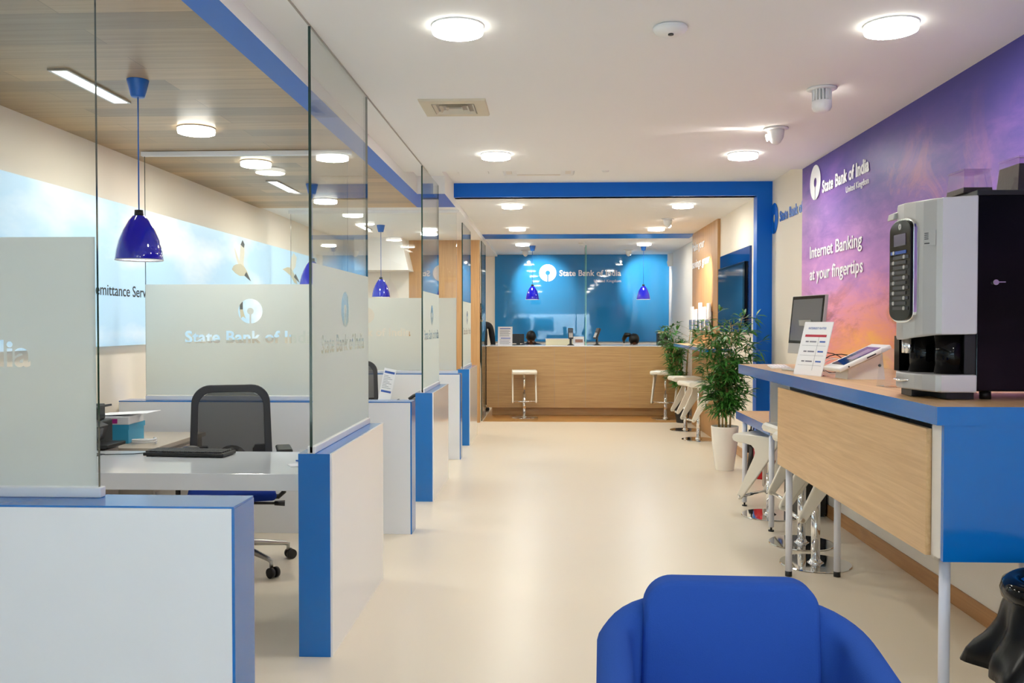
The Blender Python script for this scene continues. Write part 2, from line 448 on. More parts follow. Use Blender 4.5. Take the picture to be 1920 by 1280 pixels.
# ================================================================== THE SETTING
XR, XR2, XL, YF = 2.10, 2.229, -3.02, -4.2
CZ = 2.73
struct('floor', B(XL - .1, 2.4, YF - .1, 17.0, -.1, 0), 'floor')
struct('floor_timber', B(-.98, 2.2, 13.19, 17.0 - .24, .0, .004), 'oakf')
struct('ceiling_main', MB().box(-1.226, XR + .15, YF, 7.565, CZ, 3.0).box(-1.226, -.97, 7.565, 8.3, 2.815, 3.0), 'ceil')
struct('ceiling_timber', B(XL - .05, -1.368, YF, 9.25, 2.65, 2.75), 'oakc')
struct('trim_1', B(-1.368, -1.226, YF, 8.3, 2.65, 3.0, m=[0, 0, 1, 1, 1, 1]), ['bluep', 'ceil'])
struct('ceiling_shadow_line', MB().box(-1.033, -1.026, YF, 7.565, CZ - .006, CZ), 'grey')  # grey strip drawn in place of the thin shadow line on the ceiling
struct('ceiling_recess', B(-.97, 2.4, 7.565, 9.11, 2.87, 3.0), 'ceil')
struct('trim_3', B(-1.368, -.97, 8.3, 9.25, 2.65, 2.9, m=[0, 1, 1, 1, 1, 1]), ['bluep', 'ceil'])
struct('ceiling_inner', MB().box(-.97, 2.5, 9.14, 17.0, CZ, 3.0).box(XL - .05, -.97, 9.25, 13.03, 2.66, 3.0).box(XL - .05, -.97, 13.03, 17.0, 2.70, 3.0), 'ceil')
# blue portal frame
struct('trim_4', MB().box(-1.019, XR2, 9.09, 9.24, CZ, 2.87, m=0).box(2.077, XR2, 9.09, 9.24, 0, CZ, m=0), 'bluep')
struct('trim_5', B(-1.02, 2.09, 12.92, 13.55, CZ - .006, CZ + .01), 'bluep')
struct('wall_right_near', B(XR, 2.4, YF, 7.565, 0, 3.0), 'mural')
struct('wall_right_recess', B(XR2, 2.4, 7.565, 9.24, 0, 3.0), 'wallw')
struct('wall_right_inner', B(2.09, 2.4, 9.24, 13.0, 0, 3.0), 'wallw')
struct('wall_right_far', B(2.22, 2.4, 13.0, 17.0, 0, 3.0), 'white')
struct('wall_left', B(XL - .15, XL, YF, 17.0, 0, 3.0), 'wallw')
struct('wall_back', B(XL - .15, 2.4, 16.77, 17.0, 0, 3.0), 'wallw')
struct('wall_timber', B(-2.05, -1.016, 13.03, 13.13, 0, 2.72), 'oakz')
struct('wall_middle', B(XL, -2.05, 13.03, 13.13, 0, 2.72), 'white')
struct('ceiling_bulkhead', MB().prism([(-2.75, 2.2), (-1.98, 2.2), (-2.10, 2.72), (-2.75, 2.72)], 12.55, 13.03, 'y'), 'ceil')
struct('baseboard_right', MB().box(XR - .018, XR, YF, 7.565, 0, .095).box(XR2 - .018, XR2, 7.565, 9.09, 0, .095).box(2.072, 2.09, 9.24, 11.06, 0, .095), 'oakb')
struct('trim_6', B(XR - .02, XR, 2.9, 7.4, .175, 1.10), 'white', bevel=.002)
struct('trim_8', B(XR - .010, XR, YF, 7.565, 0, 1.10), 'white')
struct('trim_7', B(2.055, 2.09, 11.08, 13.0, 0, 2.73), 'oakz')
# shop front behind the camera
struct('wall_front', MB().box(XL - .15, 2.4, YF - .2, YF, 0, .25).box(XL - .15, 2.4, YF - .2, YF, 2.6, 3.0).box(XL - .15, -2.8, YF - .2, YF, .25, 2.6).box(1.95, 2.4, YF - .2, YF, .25, 2.6), 'white')
w1 = struct('window_1', MB().box(-2.8, 1.95, YF - .12, YF - .06, .25, .31).box(-2.8, 1.95, YF - .12, YF - .06, 2.54, 2.6)
            .box(-2.8, -2.74, YF - .12, YF - .06, .31, 2.54).box(1.89, 1.95, YF - .12, YF - .06, .31, 2.54).box(-.95, -.89, YF - .12, YF - .06, .31, 2.54), 'alu')
B(-2.74, 1.89, YF - .10, YF - .09, .31, 2.54).build('pane', 'glass', w1)
pl = bpy.data.lights.new('daylight', 'AREA'); pl.shape = 'RECTANGLE'; pl.size = 4.7; pl.size_y = 2.3; pl.cycles.is_portal = True
po = bpy.data.objects.new('daylight', pl); COL.objects.link(po); po.location = (-.42, YF - .22, 1.42); po.rotation_euler = (-PI / 2, 0, PI)
struct('ground', B(-25, 25, -30, YF - .2, -.25, -.1), 'asphalt')
fac = struct('wall_facade', MB().box(-20, 20, -18, -17, -.1, 7), 'brick')

# ================================================================== LOW PARTITIONS + GLASS SCREENS
def low_wall_x(y0, y1, h, label, group='low cubicle partitions'):
    """cross partition running along X, end face at the aisle"""
    t = thing('low_partition', label, 'partition', (-1.9, y0, 0), 0, group)
    o = (-1.9, y0, 0)
    B(-2.99, -.952, y0, y1, 0, h - .006).build('panel', 'lam', t, o, bevel=.001)
    B(-2.99, -.945, y0 - .001, y1 + .001, h - .006, h).build('top_cap', 'blue', t, o)
    B(-.952, -.943, y0 - .001, y1 + .001, 0, h - .006).build('end_cap', 'blue', t, o)
    return t
def low_wall_y(y0, y1, h, label, group='low cubicle partitions'):
    t = thing('low_partition', label, 'partition', (-1.01, y0, 0), 0, group); o = (-1.01, y0, 0)
    B(-1.087, -.941, y0 + .006, y1, 0, h - .006).build('panel', 'lam', t, o)
    B(-1.087, -.948, y0, y1, h - .006, h).build('top_cap', 'blue', t, o)
    B(-1.087, -.948, y0, y0 + .006, 0, h - .006).build('end_cap', 'blue', t, o)
    MB().box(-.948, -.939, y0 - .001, y0 + .006, 0, h + .001).box(-.948, -.939, y0 + .006, y1, h - .006, h + .001).build('edge_trim', 'lam', t, o)
    return t
low_wall_x(2.64, 2.815, .90, 'white low partition nearest the camera with blue top edge')
low_wall_y(3.83, 5.03, .885, 'nearest low partition along the aisle, blue end, behind the first desk')
low_wall_x(6.10, 6.27, .912, 'low white partition behind the first desk with the mesh chair')
low_wall_y(7.23, 8.32, .885, 'middle of the three low aisle partitions with bright blue ends')
low_wall_x(9.49, 9.66, .912, 'white low cross partition behind the small leaflet stand')
low_wall_y(10.58, 11.66, .905, 'farthest low aisle partition with blue end, beside the oak post')

def rect(x0, x1, z0, z1): return [(x0, z0), (x1, z0), (x1, z1), (x0, z1)]
def screen_x(y, x0, x1, zb, zt, label, trim=None, cx=-2.084):
    t = thing('glass_screen', label, 'glass screen', (x1, y, zb), 0, 'tall glass screens on the partitions'); o = Vector((x1, y, zb))
    B(x0, x1, y - .006, y + .006, zb + .004, zt, m=[0, 0, 0, 1, 0, 1]).build('glass_pane', ['glass', 'edge'], t, o)
    sheet = rect(x0 + .002, x1 - .004, zb + .036, 1.722); loops = [emblem_loop(cx, 1.535, .086)] + fit(BANK, cx - .465, cx + .475, 1.316, .084)
    loops_mesh('frosted_film', loops, 'film', Vector((0, y - .0075, 0)) - o, (1, 0, 0), t, 0, sheet)
    B(x0, x1 + .012, y - .017, y + .017, zb, zb + .032).build('base_channel', 'plast', t, o, bevel=.003)
    if trim: B(x0 - .02, x1 + .03, y - .02, y + .02, trim - .032, trim).build('head_channel', 'plast', t, o, bevel=.003)
    return t
def screen_y(y0, y1, zb, zt, label):
    x = -1.03
    t = thing('glass_screen', label, 'glass screen', (x, y0, zb), 0, 'tall glass screens on the partitions'); o = Vector((x, y0, zb))
    zt2 = zt
    B(x - .006, x + .006, y0, y1, zb + .004, zt2, m=[0, 0, 1, 0, 1, 0]).build('glass_pane', ['glass', 'edge'], t, o)
    c = y0 + .60 * (y1 - y0) / 1.2
    sheet = rect(y0 + .004, y1 - .004, zb + .036, 1.712); loops = [emblem_loop(c + .03, 1.52, .088)] + fit(BANK, c - .45, c + .48, 1.316, .082)
    loops_mesh('frosted_film', loops, 'film', Vector((x + .0075, 0, 0)) - o, (0, 1, 0), t, 0, sheet)
    B(x - .017, x + .017, y0 + .0, y1, zb, zb + .032).build('base_channel', 'plast', t, o, bevel=.003)
    return t
screen_x(2.775, -2.83, -1.425, .90, 2.65, 'frosted glass screen at the far left, cut by the picture edge', None, -2.115)
screen_x(6.18, -2.83, -1.40, .912, 2.62, 'frosted glass screen behind the black mesh chair of the first desk', 2.648)
screen_x(9.57, -2.785, -.992, .912, 2.63, 'frosted glass screen in front of the oak wall', 2.66, -1.965)
screen_y(3.83, 5.03, .885, 2.724, 'nearest glass screen along the aisle, frosted with dark edge')
screen_y(7.23, 8.28, .885, 2.724, 'second glass screen along the aisle, narrower in view')
screen_y(10.58, 11.66, .905, 2.64, 'farthest glass screen along the aisle before the oak post')

# ================================================================== CEILING LIGHTS
def disc_light():
    t = thing('ceiling_light', 'x', 'ceiling light')
    MB().lathe([(.10, 0), (.114, -.001), (.114, -.006), (.10, -.006)], 40).build('rim', 'plast', t)
    MB().lathe([(.110, -.006), (.112, -.022), (.108, -.033)], 40, m=1).lathe([(.108, -.033), (.1, -.0355), (.08, -.037), (1e-6, -.038)], 40).build('diffuser', ['lamp', 'lampside'], t)
    return t
D0 = disc_light()
main = [(-.395, 3.87, ''), (1.46, 3.925, ''), (-.405, 6.80, ''), (1.46, 6.86, ''),
        (-.404, 9.71, ''), (1.435, 9.74, ''), (-.43, 12.04, ''), (1.43, 12.11, ''), (-.43, 14.4, ''), (1.51, 14.4, '')]
lab = ['round glowing ceiling light, large, upper middle of the white ceiling', 'round glowing ceiling light, large, near the purple mural',
       'round glowing ceiling light just past the square air diffuser', 'round glowing ceiling light beyond the two white spotlights',
       'round light just inside the blue portal, left side', 'round light just inside the blue portal, right side',
       'left round light before the second blue ceiling band', 'right round light before the second blue ceiling band',
       'left round light above the teller counter by a blue pendant cap', 'right round light above the teller counter by a blue pendant cap']
main += [(1.5, 1.0, ''), (-.40, -1.9, ''), (1.5, -1.95, '')]  # unseen lights continuing the rows behind the camera, added for front light
lab += ['unseen right round ceiling light added just behind the viewer', 'unseen left round ceiling light added near the shop window', 'unseen right round ceiling light added near the shop window']
first = True
for (x, y, _), l in zip(main, lab):
    if first: o = D0; first = False
    else: o = copy_tree(D0)
    o.location = (x, y, CZ); o['label'] = l; o['group'] = 'round lights in the white ceiling'
wl = [(-2.17, 5.45, 'round light in the timber ceiling, before the first head channel'), (-2.18, 6.60, 'round light in the timber ceiling, just past the first head channel'),
      (-2.17, 8.635, 'round light at the far end of the timber ceiling'), (-2.16, 9.80, 'round light beyond the oak ceiling, over the third cubicle'), (-1.6, 11.9, 'round light in front of the oak wall beyond the third pendant'),
      (-1.6, 14.9, 'round light in the staff room beyond the oak post')]
for x, y, l in wl:
    o = copy_tree(D0); o.location = (x, y, 2.65 if y < 9.3 else (2.66 if y < 13 else 2.70)); o['label'] = l; o['group'] = 'round lights on the cubicle side'
def strip_light(x, y0, label, z=2.65):
    t = thing('strip_light', label, 'strip light', (x, y0, z), 0, 'rectangular strip lights over the cubicles')
    MB().box(-.05, -.036, -.0, .64, -.010, 0).box(.036, .05, 0, .64, -.010, 0).box(-.036, .036, 0, .014, -.01, 0).box(-.036, .036, .626, .64, -.01, 0).build('frame', 'alu', t)
    B(-.036, .036, .014, .626, -.006, -.001).build('diffuser', 'strip', t); return t
strip_light(-2.315, 4.15, 'long bright strip light left of the first pendant')
strip_light(-2.33, 7.46, 'bright strip light between the round lights of the second cubicle')
strip_light(-2.33, 10.85, 'small strip light over the third cubicle', 2.66)

def pendant():
    t = thing('pendant_lamp', 'x', 'pendant lamp')
    MB().lathe([(.012, -.085), (.03, -.085), (.034, -.08), (.052, -.003), (.052, 0), (1e-6, 0)], 28).build('ceiling_cap', 'bluem', t)
    MB().cyl((0, 0, -.67), (0, 0, -.08), .0035, n=8).build('cord', 'bluem', t)
    prof = [(.012, 0), (.03, -.004), (.05, -.03), (.075, -.075), (.095, -.125), (.107, -.175), (.112, -.215), (.1115, -.221)]
    inn = [(.1095, -.221), (.104, -.175), (.091, -.12), (.071, -.075), (.046, -.033), (.01, -.014)]
    sh = MB().lathe([(r, z - .665) for r, z in prof], 36).build('lamp_shade', 'cobalt', t)
    MB().lathe([(r, z - .665) for r, z in inn], 36).build('inner_lining', 'plast', sh)
    MB().lathe([(.113, -.885), (.1135, -.889), (.108, -.889), (.107, -.885)], 36).build('rim', 'plast', sh)
    MB().ell((0, 0, -.80), (.03, .03, .045), 16, 10).build('bulb', 'softbulb', t)
    MB().lathe([(.02, -.64), (.022, -.668), (.01, -.672)], 16).build('collar', 'black', t)
    return t
P0_ = pendant(); P0_.location = (-2.03, 4.366, 2.65); P0_['label'] = 'cobalt blue pendant lamp over the first desk, nearest'; P0_['group'] = 'blue pendant lamps'
for x, y, z, l in [(-2.046, 7.673, 2.65, 'blue pendant lamp over the second desk, half behind glass'), (-2.078, 11.0, 2.66, 'blue pendant lamp in front of the oak wall'),
                   (-.28, 14.83, CZ, 'left blue pendant lamp over the teller counter'), (1.545, 14.83, CZ, 'right blue pendant lamp over the teller counter')]:
    o = copy_tree(P0_); o.location = (x, y, z); o['label'] = l
# spot lights
def spot(x, y, label, aim, finned=True, power=90, size=60, z=CZ):
    t = thing('ceiling_spotlight', label, 'spotlight', (x, y, z), 0, 'white adjustable ceiling spotlights')
    MB().lathe([(.055, 0), (.078, -.002), (.08, -.008), (.06, -.013), (.045, -.012)], 32).build('flange', 'plast', t)
    b = MB()
    if finned:
        b.lathe([(.03, -.0), (.03, -.07), (.05, -.07), (.053, -.075), (.053, -.105), (.045, -.122), (.025, -.13), (1e-6, -.132)], 28)
        for k in range(18):
            a = 2 * PI * k / 18; R = Matrix.Rotation(a, 4, 'Z'); b.box(.028, .052, -.003, .003, -.076, -.008, T=R)
    else:
        b.lathe([(.052, -.005), (.053, -.03), (.048, -.065), (.03, -.095), (.012, -.108), (1e-6, -.11)], 28)
    b.build('lamp_head', 'plast', t)
    d = Vector(aim) - Vector((x, y, z - .06)); d.normalize()
    q = d.to_track_quat('-Z', 'Y')
    l = MB().lathe([(.022, 0), (.022, -.006), (1e-6, -.006)], 20).build('lens', 'bulb', t)
    l.location = d * .056 + Vector((0, 0, -.05)); l.rotation_euler = q.to_euler()
    if power:
        L = bpy.data.lights.new('spot_beam', 'SPOT'); L.energy = power; L.spot_size = math.radians(size); L.spot_blend = .6; L.shadow_soft_size = .025; L.color = (1, .9, .76)
        lo = bpy.data.objects.new('spot_beam', L); COL.objects.link(lo); lo.parent = t; lo.location = d * .068 + Vector((0, 0, -.05)); lo.rotation_euler = q.to_euler()
    return t
spot(1.481, 4.97, 'white finned ceiling spotlight between the mural and the round lights', (2.1, 5.9, 1.9), True, 0)
spot(1.484, 5.97, 'white domed ceiling spotlight throwing a streak across the ceiling', (.2, 6.1, 2.4), False, 0)
spot(1.448, 11.07, 'small ceiling spotlight aimed at the oak savings panel', (2.09, 12.0, 1.7), False, 90, 50)
spot(-.42, 15.75, 'small spotlight over the left of the blue back wall', (-.15, 16.77, 2.15), False, 50, 66)
spot(1.38, 15.75, 'small spotlight over the right of the blue back wall', (1.85, 16.77, 2.15), False, 50, 66)
# domed spotlight's own grazing beam
L = bpy.data.lights.new('spot_beam', 'SPOT'); L.energy = 5; L.spot_size = math.radians(32); L.spot_blend = .8; L.shadow_soft_size = .02; L.color = (1, .93, .86)
lo = bpy.data.objects.new('spot_beam', L); COL.objects.link(lo); lo.location = (1.415, 5.97, 2.69); lo.rotation_euler = (Vector((-1, .05, .06))).to_track_quat('-Z', 'Y').to_euler()

# ceiling services
t = thing('air_diffuser', 'square cream air diffuser grille in the white ceiling', 'air vent', (-.56, 5.31, CZ))
fr = MB()
def ringbox(mb, h0, h1, z0, z1):
    # sloping square ring from half-size h0 at z0 to h1 at z1
    vs = [(sx * h0, sy * h0, z0) for sx, sy in ((-1, -1), (1, -1), (1, 1), (-1, 1))] + [(sx * h1, sy * h1, z1) for sx, sy in ((-1, -1), (1, -1), (1, 1), (-1, 1))]
    mb.add(vs, [(i, (i + 1) % 4, 4 + (i + 1) % 4, 4 + i) for i in range(4)])
ringbox(fr, .195, .19, 0, -.012); ringbox(fr, .19, .125, -.012, -.014); ringbox(fr, .125, .125, -.014, 0)
fr.build('frame', mat('cream_grille', (214, 204, 182), .5), t)
for h in (.12, .085, .05):
    lb = MB(); ringbox(lb, h, h - .028, -.016, .012); o = lb.build('louvre', mat('cream_louvre', (222, 214, 196), .5), t)
B(-.126, .126, -.126, .126, -.002, -.001).build('backing', 'grey', t)
t = thing('ceiling_camera', 'round white ceiling camera with small black lens', 'camera', (.52, 3.92, CZ))
MB().lathe([(.062, 0), (.073, -.003), (.075, -.012), (.065, -.026), (.04, -.038), (1e-6, -.042)], 40).build('housing', 'plast', t)
MB().cyl((0, -.024, -.036), (0, -.024, -.044), .012, n=20, T=None).build('lens', 'black', t)
t = thing('air_cassette', 'wide white air conditioning cassette in the ceiling recess', 'air conditioner', (-.1, 8.1, 2.87))
B(-.33, .33, -.33, .33, -.04, 0).build('panel', 'plast', t, bevel=.015)
B(-.2, .2, -.2, .2, -.046, -.04).build('intake_grille', 'ceil', t)
for s in (-1, 1):
    B(-.2, .2, s * .27 - .025, s * .27 + .025, -.045, -.039).build('air_flap', 'white', t)
    B(s * .27 - .025, s * .27 + .025, -.2, .2, -.045, -.039).build('air_flap', 'white', t)
o = B(-.85, -.57, 7.9, 8.48, 2.858, 2.87).build('ceiling_access_panel', 'ceil', bevel=.003); tag(o, 'flat white ceiling panel beside the air conditioning cassette', 'ceiling panel')
def detector(x, y, z, label):
    t = thing('smoke_detector', label, 'smoke detector', (x, y, z), 0, 'white ceiling smoke detectors')
    MB().lathe([(.05, 0), (.052, -.014), (.04, -.018), (1e-6, -.018)], 28).build('base', 'plast', t)
    MB().lathe([(.034, -.018), (.034, -.034), (.026, -.044), (1e-6, -.046)], 28).build('sensor_head', 'plast', t)
detector(.51, 8.2, 2.87, 'smoke detector in the ceiling recess, right of the air conditioning')
detector(.51, 14.3, CZ, 'smoke detector above the teller counter between the two pendants')

# ================================================================== WALL GRAPHICS
def sign(name, label, cat, loops, material, O, right, ext=.003):
    o = loops_mesh(name, loops, material, O, right, None, ext)
    return tag(o, label, cat)
def bank_sign(name, label, O, right, emb, R, tx, z, cap, uk, material):
    """top-level Empty with emblem and lettering parts; O lies on the wall"""
    t = thing(name, label, 'sign', O)
    loops_mesh('emblem', [emblem_loop(emb[0], emb[1] - O[2], R)], material, (0, 0, 0), right, t, .003)
    loops_mesh('lettering', fit(BANK, tx[0], tx[1], z - O[2], cap), material, (0, 0, 0), right, t, .003)
    if uk: loops_mesh('small_lettering', fit(UK, uk[0], uk[1], uk[2] - O[2], uk[3]), material, (0, 0, 0), right, t, .003)
    return t
bank_sign('bank_sign', 'white State Bank of India logo lettering on the purple mural', (XR - .004, 7.183, 2.40), (0, -1, 0), (0, 2.56), .137, (.182, 1.19), 2.452, .094, (.735, 1.19, 2.37, .046), 'paper')
bank_sign('bank_sign', 'blue State Bank logo on the white wall beside the blue portal', (XR2 - .004, 9.0, 2.35), (0, -1, 0), (0, 2.488), .152, (.215, 1.33), 2.435, .098, None, 'bluep')
bank_sign('bank_sign', 'white State Bank of India logo on the blue back wall', (-.03, 16.735, 2.2), (1, 0, 0), (0, 2.39), .16, (.215, 1.36), 2.335, .108, (.86, 1.36, 2.215, .052), 'paper')
def words(txt, label, O, right, x0, x1, cap, material, bold=.01):
    t = thing('wall_lettering', label, 'lettering', O)
    loops_mesh('letters', fit(text_loops(txt, bold), x0, x1, 0, cap), material, (0, 0, 0), right, t, .003); return t
t = words('Internet Banking', 'white words Internet Banking at your fingertips on the purple mural', (XR - .004, 7.314, 1.97), (0, -1, 0), 0, 1.2, .10, 'paper', .012)
loops_mesh('letters', fit(text_loops('at your fingertips', .012), 0, 1.22, -.175, .10), 'paper', (0, 0, 0), (0, -1, 0), t, .003)
t = words('Make your', 'white words Make your savings grow on the oak panel', (2.051, 12.98, 2.47), (0, -1, 0), 0, 1.0, .12, 'paper', .015)
loops_mesh('letters', fit(text_loops('savings grow', .015), 0, 1.38, -.24, .12), 'paper', (0, 0, 0), (0, -1, 0), t, .003)

# sky light box on the left wall
t = thing('sky_lightbox', 'long backlit sky poster panel with birds on the left wall', 'poster', (XL, 2.0, 1.295)); o_ = (XL - .002, 2.0, 1.295)
B(XL, XL + .035, -1.0, 11.4, 1.295, 2.285).build('print_panel', 'sky', t, o_)
loops_mesh('lettering', fit(text_loops('Remittance Services', .004), 3.71, 4.70, .345, .080), 'black', (.0385, 0, 0), (0, 1, 0), t, .0005)
def bird(cy, cz, s, kind, sx=1.0):
    """flat printed gull on the poster: wing, body, tail, head colours in one print each"""
    W_ = [(-.02, .05), (-.07, .16), (-.10, .30), (-.09, .31), (-.05, .22), (0, .12), (.02, .38), (.06, .46), (.10, .40), (.10, .25), (.08, .10), (.10, .02), (.03, .0)]
    Bd = [(-.15, -.03), (-.12, .03), (-.07, .06), (.02, .08), (.10, .04), (.15, -.02), (.20, -.12), (.23, -.17), (.17, -.14), (.10, -.10), (0, -.11), (-.08, -.08)]
    Tp = [(.02, .38), (.06, .46), (.10, .40), (.085, .34), (.05, .36)]
    Tl = [(.13, -.03), (.23, -.17), (.17, -.14), (.09, -.09)]
    sets = {0: [(W_, 'gullw'), (Bd, 'gullb'), (Tp, 'gulld'), (Tl, 'gulld')],
            1: [([(.0, .03), (.04, .22), (.09, .30), (.16, .24), (.13, .08), (.06, .0)], 'gullw'), ([(-.16, .0), (-.05, .05), (.0, .05), (.05, .02), (.13, -.08), (.17, -.2), (.10, -.18), (.02, -.08), (-.08, -.03)], 'gullb'), (Tl, 'gulld')],
            2: [([(-.03, -.02), (-.03, .16), (0, .26), (.03, .16), (.03, 0)], 'gulld'), ([(-.03, 0), (.03, 0), (.06, -.1), (.09, -.16), (.03, -.12), (-.01, -.16)], 'gullb')]}
    for k, (lp, mt) in enumerate(sets[kind]):
        loops_mesh('printed_gull', [[(cy + p[0] * s * sx, cz + p[1] * s) for p in lp]], mt, (.0375 + .0006 * k, 0, 0), (0, 1, 0), t, .0003)
M['gullw'] = mat('gull_wing_print', (226, 222, 208), .5); M['gullb'] = mat('gull_body_print', (206, 200, 176), .5); M['gulld'] = mat('gull_dark_print', (70, 72, 70), .5)
bird(6.53, .68, .62, 0, 2.3); bird(8.2, .76, .72, 1, 2.5); bird(6.57, .29, .56, 2, 2.6)

# blue glass back wall and deep blue panel with screen
t = thing('painted_glass_wall', 'glossy blue glass wall panel behind the teller counter', 'wall panel', (-1.018, 16.745, 1.11))
B(-1.018, 2.216, 16.745, 16.768, 1.11, CZ - .002).build('glass_panel', 'tealglass', t, (-1.018, 16.745, 1.11), bevel=.001)
t = thing('display_panel', 'deep blue glass wall panel with a black television on it', 'television', (2.09, 10.15, 1.35)); o_ = (2.09, 10.15, 1.35)
B(2.068, 2.09, 9.37, 10.98, 1.35, 2.255).build('glass_panel', 'deepglass', t, o_)
B(2.03, 2.068, 9.44, 10.90, 1.42, 2.10).build('television_frame', 'blackg', t, o_, bevel=.004)
B(2.027, 2.031, 9.50, 10.86, 1.46, 2.07).build('screen', 'screenb', t, o_)
t = thing('motion_sensor', 'white wall box in the top corner right of the blue back wall', 'sensor', (2.2, 16.3, 2.5)); 
B(2.13, 2.22, 16.25, 16.33, 2.48, 2.71).build('housing', 'plast', t, (2.2, 16.3, 2.5), bevel=.01)
MB().ell((2.128, 16.29, 2.55), (.012, .03, .03), 14, 8).build('lens', 'white', t, (2.2, 16.3, 2.5))
t = thing('leaflet_rack', 'clear wall rack holding leaflets on the oak panel', 'leaflet holder', (2.055, 12.0, 1.36)); o_ = (2.055, 12.0, 1.36)
for k in range(5):
    y = 11.35 + k * .33
    pk = MB().box(2.045, 2.052, y, y + .24, 1.36, 1.60).box(1.995, 1.998, y, y + .24, 1.36, 1.50).box(1.998, 2.045, y, y + .24, 1.36, 1.364).box(1.998, 2.045, y, y + .003, 1.364, 1.50).box(1.998, 2.045, y + .237, y + .24, 1.364, 1.50)
    pk.build('pocket', 'acrylic', t, o_)
for k, (h, dy) in enumerate([(.34, .02), (.30, .03), (.36, .01), (.28, .04), (.32, .02)]):
    y = 11.35 + k * .33 + dy
    l = thing('leaflet_stack', ['white leaflets in the nearest pocket of the wall rack', 'white leaflets in the second pocket of the wall rack', 'tall white leaflets in the middle pocket of the wall rack', 'leaflets in the fourth pocket of the wall rack', 'leaflets in the farthest pocket of the wall rack'][k], 'leaflets', (2.02, y, 1.366), 0, 'leaflets in the wall rack')
    B(2.01, 2.03, y, y + .19, 1.366, 1.366 + h).build('sheets', 'paper', l, (2.02, y, 1.366))

# ================================================================== TELLER COUNTER
t = thing('teller_counter', 'long pale oak teller counter below the blue wall', 'counter', (.5, 14.0, .004)); o_ = (.5, 14.0, 0)
B(-.983, 2.05, 13.985, 14.62, .13, 1.085).build('oak_front', 'oak', t, o_, bevel=.002)
B(-.90, 2.05, 14.09, 14.60, .004, .13).build('plinth', 'oak', t, o_)
B(-.99, 2.06, 13.975, 14.64, 1.085, 1.10).build('countertop', 'lam', t, o_, bevel=.002)
for x in (-.80, .08, .56, 1.25):
    B(x, x + .003, 13.983, 13.986, .13, 1.085).build('panel_joint', 'grey', t, o_)
t = thing('back_ledge', 'low white cabinet run against the blue back wall', 'cabinet', (.6, 16.5, 0))
B(-1.0, 2.2, 16.35, 16.74, .0, 1.06).build('body', 'lam', t, (.6, 16.5, 0)); B(-1.01, 2.21, 16.33, 16.744, 1.06, 1.09).build('countertop', 'white', t, (.6, 16.5, 0))
t = thing('counter_glass_divider', 'upright clear glass divider in the middle of the teller counter', 'glass divider', (.57, 14.3, 1.1))
B(.564, .576, 14.02, 14.55, 1.104, 2.67, m=[0, 0, 1, 0, 1, 0]).build('glass_pane', ['glass', 'edgel'], t, (.57, 14.3, 1.1))
B(.55, .59, 14.05, 14.52, 1.10, 1.116).build('base_channel', 'alu', t, (.57, 14.3, 1.1))
def lines(mb, x0, x1, z0, z1, n, y, jit=.25):
    for k in range(n):
        z = z1 - (z1 - z0) * (k + .5) / n; w = (x1 - x0) * (1 - random.random() * jit)
        mb.box(x0, x0 + w, y - .0012, y, z - .003, z + .003)
t = thing('rate_sign', 'white sign with two blue bands at the left of the teller counter', 'sign', (-.70, 14.15, 1.1), -.05)
B(-.115, .115, 0, .006, 0, .30).build('sign_board', 'paper', t, rot=(-.12, 0, 0))
B(-.115, .115, 0, .10, 0, .004).build('foot', 'acrylic', t)
B(-.085, .085, -.002, .0005, .262, .275).build('heading_band', 'bluepr', t, rot=(-.12, 0, 0)); B(-.07, .085, -.002, .0005, .11, .123).build('heading_band', 'bluepr', t, rot=(-.12, 0, 0))
mb = MB(); lines(mb, -.085, .085, .14, .25, 6, -.0003); lines(mb, -.085, .085, .02, .10, 4, -.0003); mb.build('printed_lines', 'greypr', t, rot=(-.12, 0, 0))
def monitor(t, w, h, zb, scr='dark'):
    B(-w / 2, w / 2, 0, .03, zb, zb + h).build('case', 'black', t, bevel=.004)
    B(-w / 2 + .015, w / 2 - .015, .03, .032, zb + .015, zb + h - .015).build('screen', scr, t)
    B(-.03, .03, -.03, .0, .0, zb + h * .5).build('neck', 'black', t); B(-.11, .11, -.10, .08, 0, .012).build('foot', 'black', t, bevel=.004)
t = thing('computer_monitor', 'dark back of a monitor beside the white rate sign on the counter', 'monitor', (-.50, 14.42, 1.1)); monitor(t, .19, .15, .03)
t = thing('counter_tray', 'low cream box lying along the teller counter', 'box', (.14, 14.45, 1.1))
B(-.2, .26, -.08, .08, 0, .095).build('body', mat('cream_laminate', (226, 218, 186), .4), t, bevel=.004); B(-.205, .265, -.085, .085, .095, .105).build('lid', 'white', t)
def card_terminal(x, y, rz, label):
    t = thing('card_terminal', label, 'card terminal', (x, y, 1.1), rz, 'card payment terminals')
    MB().lathe([(.06, 0), (.06, .008), (.02, .03), (.018, .12)], 20).build('stand', 'black', t)
    o = B(-.038, .038, -.02, .02, -.09, .09).build('handset', 'dark', t, loc=(0, 0, .19), bevel=.008); o.rotation_euler = (-.45, 0, 0)
    s = B(-.03, .03, -.022, -.019, .02, .075).build('screen', 'screen', o)
    k = MB()
    for i in range(4):
        for j in range(3): k.box(-.028 + j * .02, -.013 + j * .02, -.024, -.019, -.075 + i * .021, -.062 + i * .021)
    k.build('keys', 'plast', o)
card_terminal(.335, 14.1, .1, 'upright card payment terminal left of the glass divider')
card_terminal(.75, 14.15, -.9, 'tilted card payment terminal right of the glass divider')
t = thing('photo_leaflet_stand', 'small white stand with a group picture left of the glass divider', 'sign', (.46, 14.2, 1.1))
